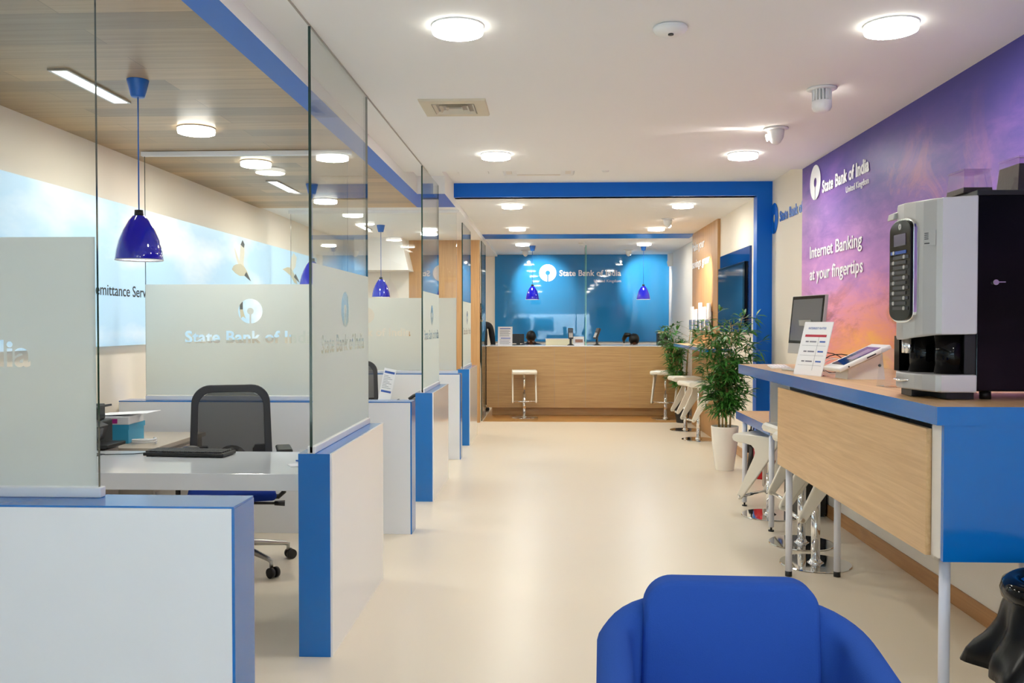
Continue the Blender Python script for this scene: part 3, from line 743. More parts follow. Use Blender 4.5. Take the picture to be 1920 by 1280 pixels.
B(-.09, .09, 0, .005, 0, .145).build('card', 'paper', t, rot=(-.25, 0, 0)); B(-.05, .07, -.002, 0, .05, .10).build('picture', mat('group_picture_print', (150, 110, 96), .5, var=.6, bscale=60), t, rot=(-.25, 0, 0)); B(-.09, .09, 0, .08, 0, .003).build('foot', 'acrylic', t)
t = thing('document_organiser', 'black desk organiser with beige papers at the right of the teller counter', 'organiser', (1.80, 14.3, 1.1), .06)
MB().box(-.09, .09, -.07, -.064, 0, .19).box(-.09, -.084, -.064, .07, 0, .19).box(.084, .09, -.064, .07, 0, .19).box(-.084, .084, -.064, .07, 0, .006).box(-.084, .084, .0, .005, .006, .19).build('tray', 'black', t)
B(-.06, -.03, -.073, -.07, .13, .16).build('price_tag', 'paper', t)
o = B(-.07, .075, .012, .06, .006, .225).build('document_stack', 'paperb', loc=(1.80, 14.3, 1.1), rot=(0, 0, .06)); tag(o, 'beige papers standing in the black desk organiser', 'papers')

# glass door by the oak post
d1 = struct('door_1', B(-1.004, -.992, 13.16, 13.95, .01, 2.66, m=[0, 0, 1, 0, 1, 0]), ['glass', 'edge'])
MB().cyl((-.985, 13.24, 1.49), (-1.02, 13.24, 1.49), .016, n=16).build('door_knob', 'chrome', d1)

# ================================================================== STOOLS
def stool(sz=.73):
    """lowered bar stool, foot bar towards -X, footprint centre at the origin; seat top at z = sz"""
    t = thing('bar_stool', 'x', 'bar stool')
    MB().lathe([(.205, 0), (.21, .003), (.207, .008), (.05, .0095)], 64, smooth=False).lathe([(.05, .009), (.035, .02), (.026, .035), (1e-6, .035)], 32).build('base_plate', 'chrome', t)
    MB().cyl((0, 0, .02), (0, 0, .40), .0265, n=24).cyl((0, 0, .40), (0, 0, sz - .035), .018, n=20).build('column', 'chrome', t)
    pr = [(-.185, 0), (-.205, -.012), (-.212, -.034), (-.2, -.056), (-.17, -.064), (-.10, -.068), (-.045, -.076), (-.018, -.098), (-.012, -.13), (-.02, -.16), (-.163, -.455), (-.168, -.475), (-.158, -.492), (-.14, -.496), (-.124, -.486), (.05, -.25), (.13, -.135), (.172, -.07), (.182, -.04), (.178, -.015), (.16, 0)]
    for s in (-1, 1):
        y0, y1 = (s * .19, s * .166)
        MB().prism([(p[0], p[1] + sz) for p in pr], min(y0, y1), max(y0, y1), 'y').build('side_frame', 'stoolw', t, bevel=.008, seg=3)
    sp = [(-.185, 0), (-.206, -.013), (-.212, -.034), (-.2, -.054), (-.19, -.05), (-.198, -.034), (-.194, -.02), (-.18, -.013), (-.02, -.020), (.155, -.013), (.17, -.02), (.172, -.04), (.155, -.075), (.163, -.082), (.182, -.04), (.178, -.014), (.16, 0), (.0, -.008)]
    MB().prism([(p[0], p[1] + sz) for p in sp], -.172, .172, 'y').build('seat', 'stoolw', t)
    MB().cyl((-.145, -.20, sz - .474), (-.145, .20, sz - .474), .0115, n=18).build('foot_bar', 'chrome', t)
    MB().lathe([(.05, sz - .04), (.08, sz - .022), (.03, sz - .045)], 20).box(-.09, .09, -.06, .06, sz - .03, sz - .019).build('seat_bracket', 'chrome', t)
    return t
S0 = stool(.78); S0.location = (1.604, 5.446, 0); S0['label'] = 'white and chrome bar stool under the blue counter, nearest'; S0['group'] = 'white bar stools'
S0.rotation_euler = (0, 0, .06)
for x, y, r, dz, l in [(1.661, 5.95, .08, .001, 'white bar stool under the blue counter, second and half hidden'),
                  (1.664, 6.815, -.80, -.16, 'lowered white bar stool tucked under the low blue desk'),
                  (-.385, 13.74, PI / 2 + .06, -.05, 'white bar stool standing alone at the left of the teller counter'),
                  (1.759, 13.66, PI / 2 - .35, -.05, 'white bar stool at the right of the teller counter'),
                  (1.849, 12.24, .08, -.05, 'farther of the two tilted-looking bar stools by the oak panel'),
                  (1.86, 11.24, .25, -.05, 'nearer of the two bar stools by the oak panel, behind the bamboo')]:
    o = dup(S0, (x, y, .004 if y > 13.2 else 0), r, l)
    if dz:
        for c in o.children:
            n = c.name.split('.')[0]
            if n in ('side_frame', 'seat', 'foot_bar', 'seat_bracket'): c.location.z += dz
            if n == 'column':
                c.scale.z = (.78 + dz - .035) / .745
# ================================================================== BLUE COUNTERS ON THE RIGHT
t = thing('coffee_counter', 'high glossy blue counter with oak drop door, below the coffee machine', 'counter', (1.55, 4.0, 0)); o_ = (1.55, 4.0, 0)
B(1.31, 2.095, 3.08, 6.27, 1.105, 1.168, m=[0, 1, 0, 0, 0, 0]).build('countertop', ['blue', 'oaky'], t, o_)
B(1.336, 2.095, 3.085, 3.105, .640, 1.105).build('end_panel', 'blue', t, o_)
MB().box(1.38, 2.09, 3.105, 5.22, .645, .66).box(1.38, 2.09, 5.20, 5.22, .66, 1.10).box(2.06, 2.09, 3.105, 5.20, .66, 1.10).box(1.336, 1.35, 3.106, 3.18, .645, 1.10).build('cabinet_body', 'white', t, o_)
d = B(1.318, 1.338, 3.185, 5.225, .638, 1.082, m=0).build('drop_door', 'oaky', t, o_, bevel=.001)
MB().box(1.34, 1.352, 3.15, 3.19, .70, .73).cyl((1.345, 3.165, .685), (1.345, 3.165, .745), .006, n=10).build('hinge', 'alu', d, o_)
def leg(x, y, top, foot=0):
    l = MB().cyl((x, y, .03), (x, y, top), .019, n=20).build('leg', 'legw', t, o_)
    f = MB()
    if foot: f.cyl((x, y, 0), (x, y, .008), .02, n=16).cyl((x, y, .008), (x, y, .03), .007, n=10)
    else: f.cyl((x, y, 0), (x, y, .03), .0195, n=18)
    f.build('foot_cap', 'black', l, o_)
for x, y in ((1.392, 3.2), (1.668, 3.2), (1.374, 5.18), (1.648, 5.18)): leg(x, y, .645)
B(1.522, 2.09, 6.238, 6.260, .675, 1.105, m=[0, 0, 1, 0, 0, 0]).build('support_panel', ['blue', 'white'], t, o_)
t = thing('low_desk', 'low blue desk with oak top beyond the high counter', 'desk', (1.75, 6.7, 0)); o_ = (1.75, 6.7, 0)
B(1.52, 2.095, 6.262, 7.357, .675, .738, m=[0, 1, 0, 0, 0, 0]).build('desktop', ['blue', 'oaky'], t, o_)
leg(1.552, 7.17, .675, 1); leg(1.549, 6.30, .675, 1); leg(2.05, 7.32, .675, 1)
t = thing('wall_shelf', 'small blue-edged oak shelf on the oak panel behind the bamboo', 'shelf', (2.05, 11.5, 1.16)); o_ = (2.05, 11.5, 1.16)
MB().prism([(2.053, 10.15), (2.053, 12.85), (1.77, 12.85), (1.75, 11.0), (1.75, 10.15)], 1.125, 1.165, 'z', m=0).build('shelf_board', 'blue', t, o_)
MB().prism([(2.053, 10.15), (2.053, 12.85), (1.772, 12.848), (1.752, 11.0), (1.752, 10.152)], 1.165, 1.167, 'z', m=0).build('oak_surface', 'oaky', t, o_)
o = MB().box(1.95, 2.09, 6.9, 7.02, .738, 1.02).box(1.945, 1.95, 6.905, 7.015, .75, 1.0).build('file_box', [mat('brown_card', (96, 72, 56), .5)]); tag(o, 'dark brown upright file box on the low blue desk', 'box')
o = MB().box(1.60, 1.80, 6.3, 6.5, .738, .775).prism([(6.3, .775), (6.5, .775), (6.5, .80)], 1.62, 1.78, 'x').build('desk_telephone', 'plast', bevel=.004); tag(o, 'white telephone on the low blue desk', 'telephone')
# things under the counters
t = thing('fire_extinguisher', 'red fire extinguisher with black hose standing by the wall', 'fire extinguisher', (1.98, 8.45, 0))
MB().lathe([(.062, 0), (.068, .01), (.068, .36), (.055, .41), (.022, .44), (.02, .46)], 24).build('cylinder', 'red', t)
MB().lathe([(.0685, .14), (.0685, .27)], 24).build('label_band', 'redp', t)
MB().box(-.05, .04, -.01, .01, .455, .475).box(-.06, .03, -.009, .009, .49, .505).build('handle', 'black', t)
MB().tube([(.02, 0, .47), (-.07, -.02, .48), (-.10, -.03, .38), (-.095, -.03, .28)], .008).cyl((-.095, -.03, .30), (-.11, -.04, .08), .018, .032, 16).build('hose', 'black', t)
t = thing('fire_extinguisher', 'second extinguisher, black banded, close behind the red one', 'fire extinguisher', (2.08, 8.75, 0))
MB().lathe([(.065, 0), (.07, .01), (.07, .38), (.055, .43), (.022, .46), (.02, .48)], 24).build('cylinder', 'red', t)
MB().tube([(0, 0, .48), (-.06, 0, .55), (-.12, 0, .50), (-.13, 0, .40)], .008).cyl((-.13, 0, .42), (-.14, 0, .2), .02, .03, 16).build('hose', 'black', t)
o = MB().box(-.05, .05, 0, .01, 0, .14).build('extinguisher_sign', 'bluepr', loc=(2.215, 8.7, .62), rot=(0, 0, PI / 2)); tag(o, 'blue fire extinguisher sign low on the wall', 'sign')
t = thing('computer_tower', 'black computer box standing under the high blue counter by the wall', 'computer', (1.97, 6.98, 0))
B(-.10, .10, -.22, .22, .02, .42).build('case', 'black', t, bevel=.006); MB().cyl((-.101, -.1, .30), (-.107, -.1, .30), .012, n=14).build('lock', 'alu', t)
B(-.09, .09, -.2, .2, 0, .02).build('foot_strip', 'dark', t)
o = B(1.90, 1.97, 8.0, 8.06, 0, .45).build('wall_post', 'grey', bevel=.004); tag(o, 'short grey post by the wall beside the fire extinguishers', 'post')

# ---- counter items
CT = 1.168
t = thing('desktop_computer', 'silver all-in-one computer with dark screen on the blue counter', 'computer', (1.56, 5.42, CT), 0)
# local frame: screen faces -x side; built in own axes (u along width, w normal)
dirv = Vector((1.560 - 1.49, 5.18 - 5.60, 0)); wd = dirv.length; u = dirv.normalized(); nrm = Vector((-abs(u.y), -abs(u.x), 0)); nrm = Vector((u.y, -u.x, 0))
tilt = Matrix.Rotation(0, 4, 'X')
ang = math.atan2(u.y, u.x)
R = Matrix.Rotation(ang, 4, 'Z') @ Matrix.Rotation(-.10, 4, 'X')
loc = Vector((1.505, 5.39, CT + .10)) - Vector((1.56, 5.42, CT))
T = Matrix.Translation(loc) @ R
MB().box(-wd / 2, wd / 2, 0, .02, 0, .35, T=T).build('case', 'silver', t, bevel=.003)
MB().box(-wd / 2 + .004, wd / 2 - .004, -.002, 0, .062, .346, T=T).build('bezel', 'blackg', t)
MB().box(-wd / 2 + .022, wd / 2 - .022, -.0035, -.002, .078, .328, T=T).build('screen', 'screen', t)
MB().box(-.08, .08, .03, .04, -.10, .2, T=Matrix.Translation(loc) @ Matrix.Rotation(ang, 4, 'Z') @ Matrix.Rotation(.1, 4, 'X')).build('stand_neck', 'alu', t)
MB().box(-.10, .10, -.09, .10, -.10, -.09, T=Matrix.Translation(loc) @ Matrix.Rotation(ang, 4, 'Z')).build('stand_foot', 'alu', t, bevel=.003)
t = thing('keyboard', 'slim white keyboard at the far end of the blue counter', 'keyboard', (1.47, 5.80, CT), 1.4)
B(-.20, .20, -.06, .06, 0, .008).build('body', 'plast', t, bevel=.003)
k = MB()
for i in range(5):
    for j in range(14): k.box(-.185 + j * .0268, -.163 + j * .0268, -.05 + i * .02, -.034 + i * .02, .008, .011)
k.build('keys', 'paper', t)
# rate stand
t = thing('rate_stand', 'white rates sign with a red band standing on the blue counter', 'sign', (1.396, 4.92, CT), 0)
ang = math.atan2(-.227, .086); wd = .24
T = Matrix.Rotation(ang, 4, 'Z') @ Matrix.Rotation(-.26, 4, 'X')
MB().box(-wd / 2, wd / 2, 0, .004, 0, .30, T=T).build('sign_board', 'paper', t)
MB().box(-wd / 2, wd / 2, .0, .06, 0, .003, T=Matrix.Rotation(ang, 4, 'Z')).build('foot', 'acrylic', t)
loops_mesh('heading', fit(text_loops('INTEREST RATES', .01), -.075, .075, 0, .012), 'bluepr', (0, 0, 0), (1, 0, 0), t, .0002).matrix_local = T @ Matrix.Translation((0, -.001, .258))
MB().box(-.09, .09, -.0012, 0, .215, .228, T=T).build('red_band', 'redp', t)
k = MB()
for z in (.17, .115, .06): k.box(-.10, .10, -.0008, 0, z - .004, z - .003, T=T)
k.box(.03, .031, -.0008, 0, .03, .215, T=T)
for z in (.185, .13, .075):
    k.box(-.075, -.05, -.0012, 0, z, z + .007, T=T); k.box(-.04, .015, -.0012, 0, z, z + .007, T=T)
k.build('table_lines', 'greypr', t)
k = MB()
for z in (.185, .13, .075): k.box(.045, .09, -.0012, 0, z, z + .008, T=T)
k.build('rate_figures', 'bluepr', t)
# tablet kiosk
t = thing('tablet_kiosk', 'white wedge tablet stand on the blue counter beside the coffee machine', 'tablet', (1.595, 4.66, CT), .04)
T = Matrix.Rotation(-.42, 4, 'Y')
T2 = Matrix.Translation((-.145, 0, .035)) @ Matrix.Rotation(-.44, 4, 'Y')
MB().box(0, .285, -.115, .115, 0, .022, T=T2).build('tablet_case', 'plast', t, bevel=.006)
MB().box(.04, .245, -.085, .085, .022, .0235, T=T2).build('screen', 'screenb', t)
MB().box(.10, .22, -.06, .02, .0236, .0238, T=T2).build('picture_tile', mat('screen_picture', (130, 96, 140), .3, var=.5, bscale=20), t)
MB().prism([(-.10, 0), (.09, 0), (.075, .13), (-.095, .052)], -.085, .085, 'y').build('wedge_stand', 'plast', t)
MB().cyl((.062, -.085, .07), (.062, -.089, .07), .007, n=14).build('lock', 'black', t)
k = MB().box(.15, .20, -.1165, -.115, .008, .014, T=T2).cyl(T2 @ Vector((.05, -.115, .01)), T2 @ Vector((.05, -.118, .01)), .004, n=10); k.build('slot', 'dark', t)
o = MB().prism([(0, 0), (.05, 0), (.045, .0), (.028, .17), (.025, .17)], 0, .12, 'y').box(.0, .07, 0, .12, 0, .003).build('sign_holder', 'acrylic', loc=(1.49, 3.98, CT), rot=(0, 0, .15)); tag(o, 'empty clear acrylic sign holder beside the coffee machine', 'sign holder')
t = thing('cable_loop', 'looped black and white cables behind the tablet stand', 'cable', (1.62, 5.0, CT))
MB().tube([(.30 * math.cos(a) * .28, .04 * a, .055 + .055 * math.sin(a)) for a in [i * .35 - .6 for i in range(26)]], .0028, 6).build('black_lead', 'black', t)
MB().tube([(-.04 + .07 * math.cos(a), -.05 + .02 * a, .045 + .043 * math.sin(a)) for a in [i * .35 for i in range(30)]], .0024, 6).build('white_lead', 'plast', t)

# ---- coffee machine
t = thing('coffee_machine', 'large black and silver coffee machine on the near end of the blue counter', 'coffee machine', (1.8, 3.6, CT)); o_ = Vector((1.835, 3.59, CT))
B(1.60, 2.05, 3.345, 3.70, 1.20, 1.935).build('body', 'blackg', t, o_, bevel=.004)
B(1.595, 2.055, 3.338, 3.707, 1.918, 1.937).build('lid', 'black', t, o_, bevel=.003)
k = MB()
for x, y in ((1.66, 3.40), (1.98, 3.40), (1.66, 3.65), (1.98, 3.65)): k.cyl((x, y, 0 + CT), (x, y, 1.20), .02, n=16)
k.build('feet', 'black', t, o_)
plan = [(1.598, 3.33), (1.47, 3.332), (1.452, 3.345), (1.42, 3.40), (1.405, 3.45), (1.392, 3.56), (1.395, 3.66), (1.415, 3.74), (1.45, 3.805), (1.598, 3.81)]
plan = [(x, 3.33 + (y - 3.33) * .70) for x, y in plan]
# door shell with sloping top and curved lower edge: sweep the plan with per-point heights
def shell(zt, zb, name, m, inset=0):
    n = len(plan); vs = [(p[0], p[1], zt(i)) for i, p in enumerate(plan)] + [(p[0], p[1], zb(i)) for i, p in enumerate(plan)]
    fs = [list(range(n)), list(range(2 * n - 1, n - 1, -1))] + [(i, n + i, n + (i + 1) % n, (i + 1) % n) for i in range(n)]
    mats_ = [0, 0] + [1 if i < 1 else 0 for i in range(n)]
    return MB().add(vs, fs, mats_).build(name, m, t, o_, bevel=.006, seg=3)
top = [1.918, 1.912, 1.905, 1.905, 1.908, 1.91, 1.912, 1.91, 1.90, 1.90]; bot = [1.41, 1.408, 1.408, 1.404, 1.395, 1.385, 1.385, 1.39, 1.40, 1.40]
door = shell(lambda i: top[i], lambda i: bot[i], 'door', ['silver', 'lacq'])
shell(lambda i: 1.262, lambda i: [1.196, 1.196, 1.196, 1.20, 1.20, 1.20, 1.20, 1.20, 1.20, 1.20][i], 'drip_tray', ['silver', 'lacq'])
B(1.56, 1.60, 3.35, 3.66, 1.26, 1.41).build('dispense_bay', 'black', t, o_)
MB().cyl((1.535, 3.41, 1.262), (1.535, 3.41, 1.41), .055, n=28).build('brew_column', 'blackg', t, o_)
MB().cyl((1.49, 3.545, 1.262), (1.49, 3.545, 1.41), .052, n=28).build('brew_column', 'blackg', t, o_)
B(1.42, 1.50, 3.60, 3.65, 1.262, 1.40).build('spout_housing', 'blackg', t, o_)
MB().cyl((1.43, 3.53, 1.335), (1.43, 3.53, 1.39), .013, n=14).cyl((1.43, 3.565, 1.335), (1.43, 3.565, 1.39), .013, n=14).build('spouts', 'chrome', t, o_)
# control panel on the front plane
def front(y):  # x on the plan front at y
    for a, b in zip(plan[1:], plan[2:]):
        if a[1] <= y <= b[1]: return a[0] + (b[0] - a[0]) * (y - a[1]) / (b[1] - a[1])
    return plan[-2][0]
c0, c1 = Vector((1.404, 3.40, 0)), Vector((1.393, 3.60, 0)); du = (c1 - c0).normalized(); ang = math.atan2(-du.y, -du.x)
TFZ = 1.652
def face_T(zc): return Matrix.Translation(Vector(((c0.x + c1.x) / 2 - .006, (c0.y + c1.y) / 2, zc))) @ Matrix.Rotation(ang, 4, 'Z')
def cap_shape(w, h, rr):
    pts = []
    for cx, cz, a0 in ((w - rr, h - rr * .5, 0), (-w + rr, h - rr * .5, PI / 2), (-w + rr, -h + rr * .5, PI), (w - rr, -h + rr * .5, 1.5 * PI)):
        for k_ in range(7): a = a0 + PI / 2 * k_ / 6; pts.append((cx + rr * math.cos(a), cz + rr * .5 * math.sin(a)))
    return pts
TF = face_T(TFZ)
MB().prism(cap_shape(.098, .20, .08), -.004, .012, 'y', T=TF).build('panel_surround', 'chrome', door, o_, bevel=.002)
MB().prism(cap_shape(.091, .192, .075), -.012, .004, 'y', T=TF).build('control_panel', 'blackg', door, o_, bevel=.002)
MB().box(-.05, .05, -.0135, -.012, .095, .14, T=TF).build('display', mat('violet_display', (70, 60, 96), .2), door, o_)
for k_ in range(12):
    z = .07 - k_ * .0195; s = 1 if k_ % 2 else -1
    bmb = MB().box(-.075 + .02 * (s > 0), .055 + .02 * (s > 0), -.0145, -.012, z - .0062, z + .0062, T=TF)
    b_ = bmb.build('button_strip', 'bluepr' if k_ == 0 else 'dark', door, o_)
    MB().cyl(TF @ Vector((.045 * s, -.0145, z)), TF @ Vector((.045 * s, -.018, z)), .0075, n=12).build('button', 'silver', b_, o_)
loops_mesh('maker_mark', [emblem_loop(0, 0, .012)], 'silver', (0, 0, 0), (1, 0, 0), door, .0004).matrix_local = Matrix.Translation(-o_) @ TF @ Matrix.Translation((0, -.0128, .168))
# sticker on the near chamfer
a, b = Vector((1.449, 3.343, 0)), Vector((1.424, 3.377, 0)); an = math.atan2(a.y - b.y, a.x - b.x)
TS = Matrix.Translation(((a.x + b.x) / 2 - .0015, (a.y + b.y) / 2 - .001, 1.765)) @ Matrix.Rotation(an, 4, 'Z')
MB().box(-.024, .024, -.0015, .0, -.028, .028, T=TS).build('sticker', 'silver', door, o_)
k = MB()
for i in range(4): k.box(-.02, -.004, -.0022, -.0014, .016 - i * .007, .019 - i * .007, T=TS)
k.box(-.02, .0, -.0022, -.0014, -.022, -.018, T=TS).build('sticker_print', 'dark', door, o_)
MB().prism([(1.41, 1.89), (1.385, 1.88), (1.38, 1.855), (1.41, 1.86)], 3.57, 3.63, 'y').build('top_catch', 'silver', door, o_, bevel=.003)
MB().tube([(1.405, 3.45, 1.236), (1.388, 3.46, 1.234), (1.382, 3.50, 1.231), (1.384, 3.55, 1.233), (1.40, 3.56, 1.236)], .0045).build('tray_handle', 'chrome', t, o_)
MB().cyl((1.665, 3.346, 1.60), (1.665, 3.335, 1.60), .010, n=16).build('key_lock', 'chrome', t, o_)
MB().box(1.672, 1.70, 3.337, 3.339, 1.599, 1.603).build('key', 'chrome', t, o_)
B(1.43, 1.53, 3.50, 3.60, CT + .002, 1.196).build('front_foot', 'black', t, o_); B(1.50, 1.60, 3.36, 3.5, CT + .002, 1.196).build('front_foot', 'black', t, o_)
def hopper(x, y, w, d, h, fill, label):
    c = thing('bean_hopper', label, 'bean canister', (x, y, 1.937), 0, 'clear canisters on the coffee machine')
    k = MB()
    def fr(h0, s0, s1, z0, z1, m=0):
        pass
    b0 = [(-w / 2, -d / 2), (w / 2, -d / 2), (w / 2, d / 2), (-w / 2, d / 2)]; s = .86
    vs = [(p[0], p[1], .0) for p in b0] + [(p[0] * s, p[1] * s, h) for p in b0]
    k.add(vs, [(i, (i + 1) % 4, 4 + (i + 1) % 4, 4 + i) for i in range(4)]); k.build('wall', 'acrylic', c)
    k = MB(); k.box(-w / 2 * s - .004, w / 2 * s + .004, -d / 2 * s - .004, d / 2 * s + .004, h, h + .006).build('lid', 'acrylic', c)
    f = MB(); q = 1 - (1 - s) * fill
    vs = [(p[0] * .97, p[1] * .97, .001) for p in b0] + [(p[0] * q * .97, p[1] * q * .97, h * fill) for p in b0]
    f.add(vs, [(0, 3, 2, 1), (4, 5, 6, 7)] + [(i, (i + 1) % 4, 4 + (i + 1) % 4, 4 + i) for i in range(4)]).build('coffee_beans', 'beans', c)
hopper(1.60, 3.50, .11, .15, .085, .25, 'small clear canister nearly empty on top of the coffee machine')
hopper(1.80, 3.46, .165, .17, .125, .82, 'taller canister full of dark powder on the coffee machine')

# ---- bin
t = thing('waste_bin', 'black round waste bin with a loose black liner under the counter', 'bin', (1.61, 2.82, 0))
MB().lathe([(.145, 0), (.15, .01), (.172, .56), (.178, .60), (.172, .60), (.166, .56), (.14, .02), (1e-6, .02)], 40).build('body', 'black', t)
MB().lathe([(.166, .585), (.19, .59), (.195, .615), (.188, .64), (.165, .655), (.14, .652), (.142, .63)], 44).build('rim_ring', 'blackg', t)
MB().lathe([(.138, .635), (.132, .50), (1e-6, .44)], 40).build('inner_lining', 'bluep', t)
def wob(a, z): k_ = max(0, (.60 - z) / .24); return 1 + k_ * (.10 * math.sin(7 * a + 5 * z) + .06 * math.sin(13 * a - 9 * z + 1) + .05 * math.sin(3 * a + 2))
MB().lathe([(.182, .60), (.180, .585), (.19, .55), (.20, .50), (.225, .46), (.25, .43), (.265, .40), (.272, .36), (.255, .362), (.22, .45)], 120, wob=wob).build('bin_liner', 'bag', t)

# ================================================================== PLANTS
def bamboo(name, label, x, y, h, spread, pot_r, pot_h, potmat, nst, nlf, seed, zlow, xmax=9):
    rnd = random.Random(seed)
    t = thing(name, label, 'potted plant', (x, y, 0), 0, 'bamboo plants')
    MB().lathe([(pot_r * .66, 0), (pot_r * .68, .005), (pot_r * .92, pot_h * .6), (pot_r, pot_h - .01), (pot_r, pot_h), (pot_r * .92, pot_h), (pot_r * .88, pot_h - .04)], 40).build('pot', potmat, t)
    MB().lathe([(pot_r * .9, pot_h - .03), (1e-6, pot_h - .02)], 30).build('soil', 'soil', t)
    sm = MB(); lf = MB(); nodes = []
    for k_ in range(nst):
        a = 2 * PI * k_ / nst + rnd.random(); r0 = pot_r * .55 * rnd.random() + .015
        hh = h * (.72 + .28 * rnd.random()) if k_ else h; lean = spread * (.25 + .45 * rnd.random())
        pts = []
        for i in range(9):
            f = i / 8; pts.append(Vector((math.cos(a) * (r0 + lean * f * f), math.sin(a) * (r0 + lean * f * f), pot_h - .03 + (hh - pot_h) * f)))
        sm.tube(pts, [.007 - .005 * i / 8 for i in range(9)], 6)
        for i in range(2, 9):
            for q in range(3):
                f = rnd.random(); nodes.append(pts[i - 1].lerp(pts[i], f))
    nodes = [n for n in nodes if n.z > zlow]
    def leaf(p, d, L):
        d = d.normalized(); side = d.cross(Vector((0, 0, 1)));
        side = Vector((1, 0, 0)) if side.length < .05 else side.normalized()
        w = L * .085; dr = Vector((0, 0, -1)); tw = rnd.uniform(-.5, .5)
        side = (side + Vector((0, 0, tw))).normalized()
        ps = [p, p + d * L * .3 + side * w, p + d * L * .3 - side * w, p + d * L * .65 + side * w * .8 + dr * L * .08, p + d * L * .65 - side * w * .8 + dr * L * .08, p + d * L + dr * L * .26]
        lf.add(ps, [(0, 2, 1), (1, 2, 4, 3), (3, 4, 5)])
    for k_ in range(nlf):
        n = rnd.choice(nodes); a = rnd.random() * 2 * PI
        br = Vector((math.cos(a), math.sin(a), rnd.uniform(-.1, .7))); L = rnd.uniform(.03, .16)
        tip = n + br * L
        if tip.x + x > xmax - .1: continue
        sm.tube([n, n.lerp(tip, .5) + Vector((0, 0, .008)), tip], .0013, 4)
        for q in range(rnd.randint(4, 6)):
            d = br + Vector((rnd.uniform(-1, 1), rnd.uniform(-1, 1), rnd.uniform(-.7, .5)))
            leaf(tip, d, rnd.uniform(.08, .14))
    sm.build('canes', 'stem', t); lf.build('foliage', 'leaf', t)
    return t
bamboo('bamboo_plant', 'tall bamboo plant in a white tapered pot by the blue portal', 1.735, 8.93, 1.56, .31, .134, .435, 'pot', 9, 620, 3, .55, 2.2)
bamboo('bamboo_plant', 'farther bamboo plant in a black pot beside the teller counter', 1.94, 13.17, 1.66, .26, .12, .30, 'black', 7, 560, 5, .52, 2.05)

# ================================================================== FOREGROUND CHAIR
t = thing('lounge_chair', 'bright blue upholstered tub chair in the foreground', 'chair', (.455, 2.1, 0), -.03)
def tub(r_off, hfun, z0, thick, name, a0, a1, n, cap=.02, puff=0):
    """upholstered wall following a U plan: returns a closed thick shell"""
    # U plan centre line param s in [-1,1]; 0 = back middle
    def plan(s):
        w, d = .297, .46; s_ = max(-1, min(1, s))
        q = .26          # half of back straight
        total = [w - .13, .204, d]     # back half, corner arc, arm
        L = abs(s_) * sum(total); sg = 1 if s_ >= 0 else -1
        if L <= total[0]: return Vector((sg * L, .24)), Vector((0, 1))
        L -= total[0]
        if L <= total[1]:
            a = L / .13; a = min(a, PI / 2); return Vector((sg * (w - .13 + .13 * math.sin(a)), .24 - .13 + .13 * math.cos(a))), Vector((sg * math.sin(a), math.cos(a)))
        L -= total[1]
        return Vector((sg * (w + .03 * L), .11 - L)), Vector((sg, 0.0))
    mb = MB(); prof = []
    rows = []
    for i in range(n + 1):
        s = a0 + (a1 - a0) * i / n; p, nn = plan(s); h = hfun(s)
        ring = []
        for (o2, z) in ((thick * .5, z0), (thick * .5, z0 + (h - z0) * .5), (thick * .5, h - cap), (thick * .32, h - cap * .3), (0, h), (-thick * .32, h - cap * .3), (-thick * .5, h - cap), (-thick * .5 - puff, z0 + (h - z0) * .5), (-thick * .5, z0)):
            q = p + nn * (o2 + r_off); ring.append((q.x, q.y, z))
        rows.append(ring)
    k_ = len(rows[0]); vs = [v for r in rows for v in r]
    fs = [(i * k_ + j, i * k_ + (j + 1) % k_, (i + 1) * k_ + (j + 1) % k_, (i + 1) * k_ + j) for i in range(n) for j in range(k_)]
    mb.add(vs, fs, 0, True); mb.add(rows[0], [list(range(k_))]); mb.add(rows[-1], [list(range(k_ - 1, -1, -1))])
    return mb.build(name, 'fabric', t, bevel=0)
def hw(s):
    a = abs(s); q = max(0, min(1, (a - .2) / .27)); return .738 - .05 * q * q * (3 - 2 * q) - .14 * max(0, a - .47) - (.0 if a < .93 else (a - .93) * 1.6)
tub(0, hw, .16, .085, 'wing_backrest', -1, 1, 64, cap=.03)
# centre back cushion with rounded top corners
pts = []
hwid, topz, rr = .219, .80, .075
for cx, cz, a0 in ((hwid - rr, topz - rr, 0), (-hwid + rr, topz - rr, PI / 2)):
    for i in range(11): a = a0 + PI / 2 * i / 10; pts.append((cx + rr * math.cos(a), cz + rr * math.sin(a)))
pts += [(-hwid - .012, .36), (hwid + .012, .36)]
MB().prism(pts, .155, .235, 'y').build('back_cushion', 'fabric', t, bevel=.018, seg=4).location = (0, 0, 0)
MB().box(-.25, .25, -.36, .17, .33, .45).build('seat_cushion', 'fabric', t, bevel=.03, seg=4)
MB().box(-.26, .26, -.34, .19, .15, .335).build('seat_base', 'fabric', t, bevel=.01)
for sx in (-1, 1):
    for sy in (-.28, .2): MB().cyl((sx * .24, sy, .16), (sx * .26, sy * 1.05, 0), .018, .012, n=16).build('leg', 'alu', t)

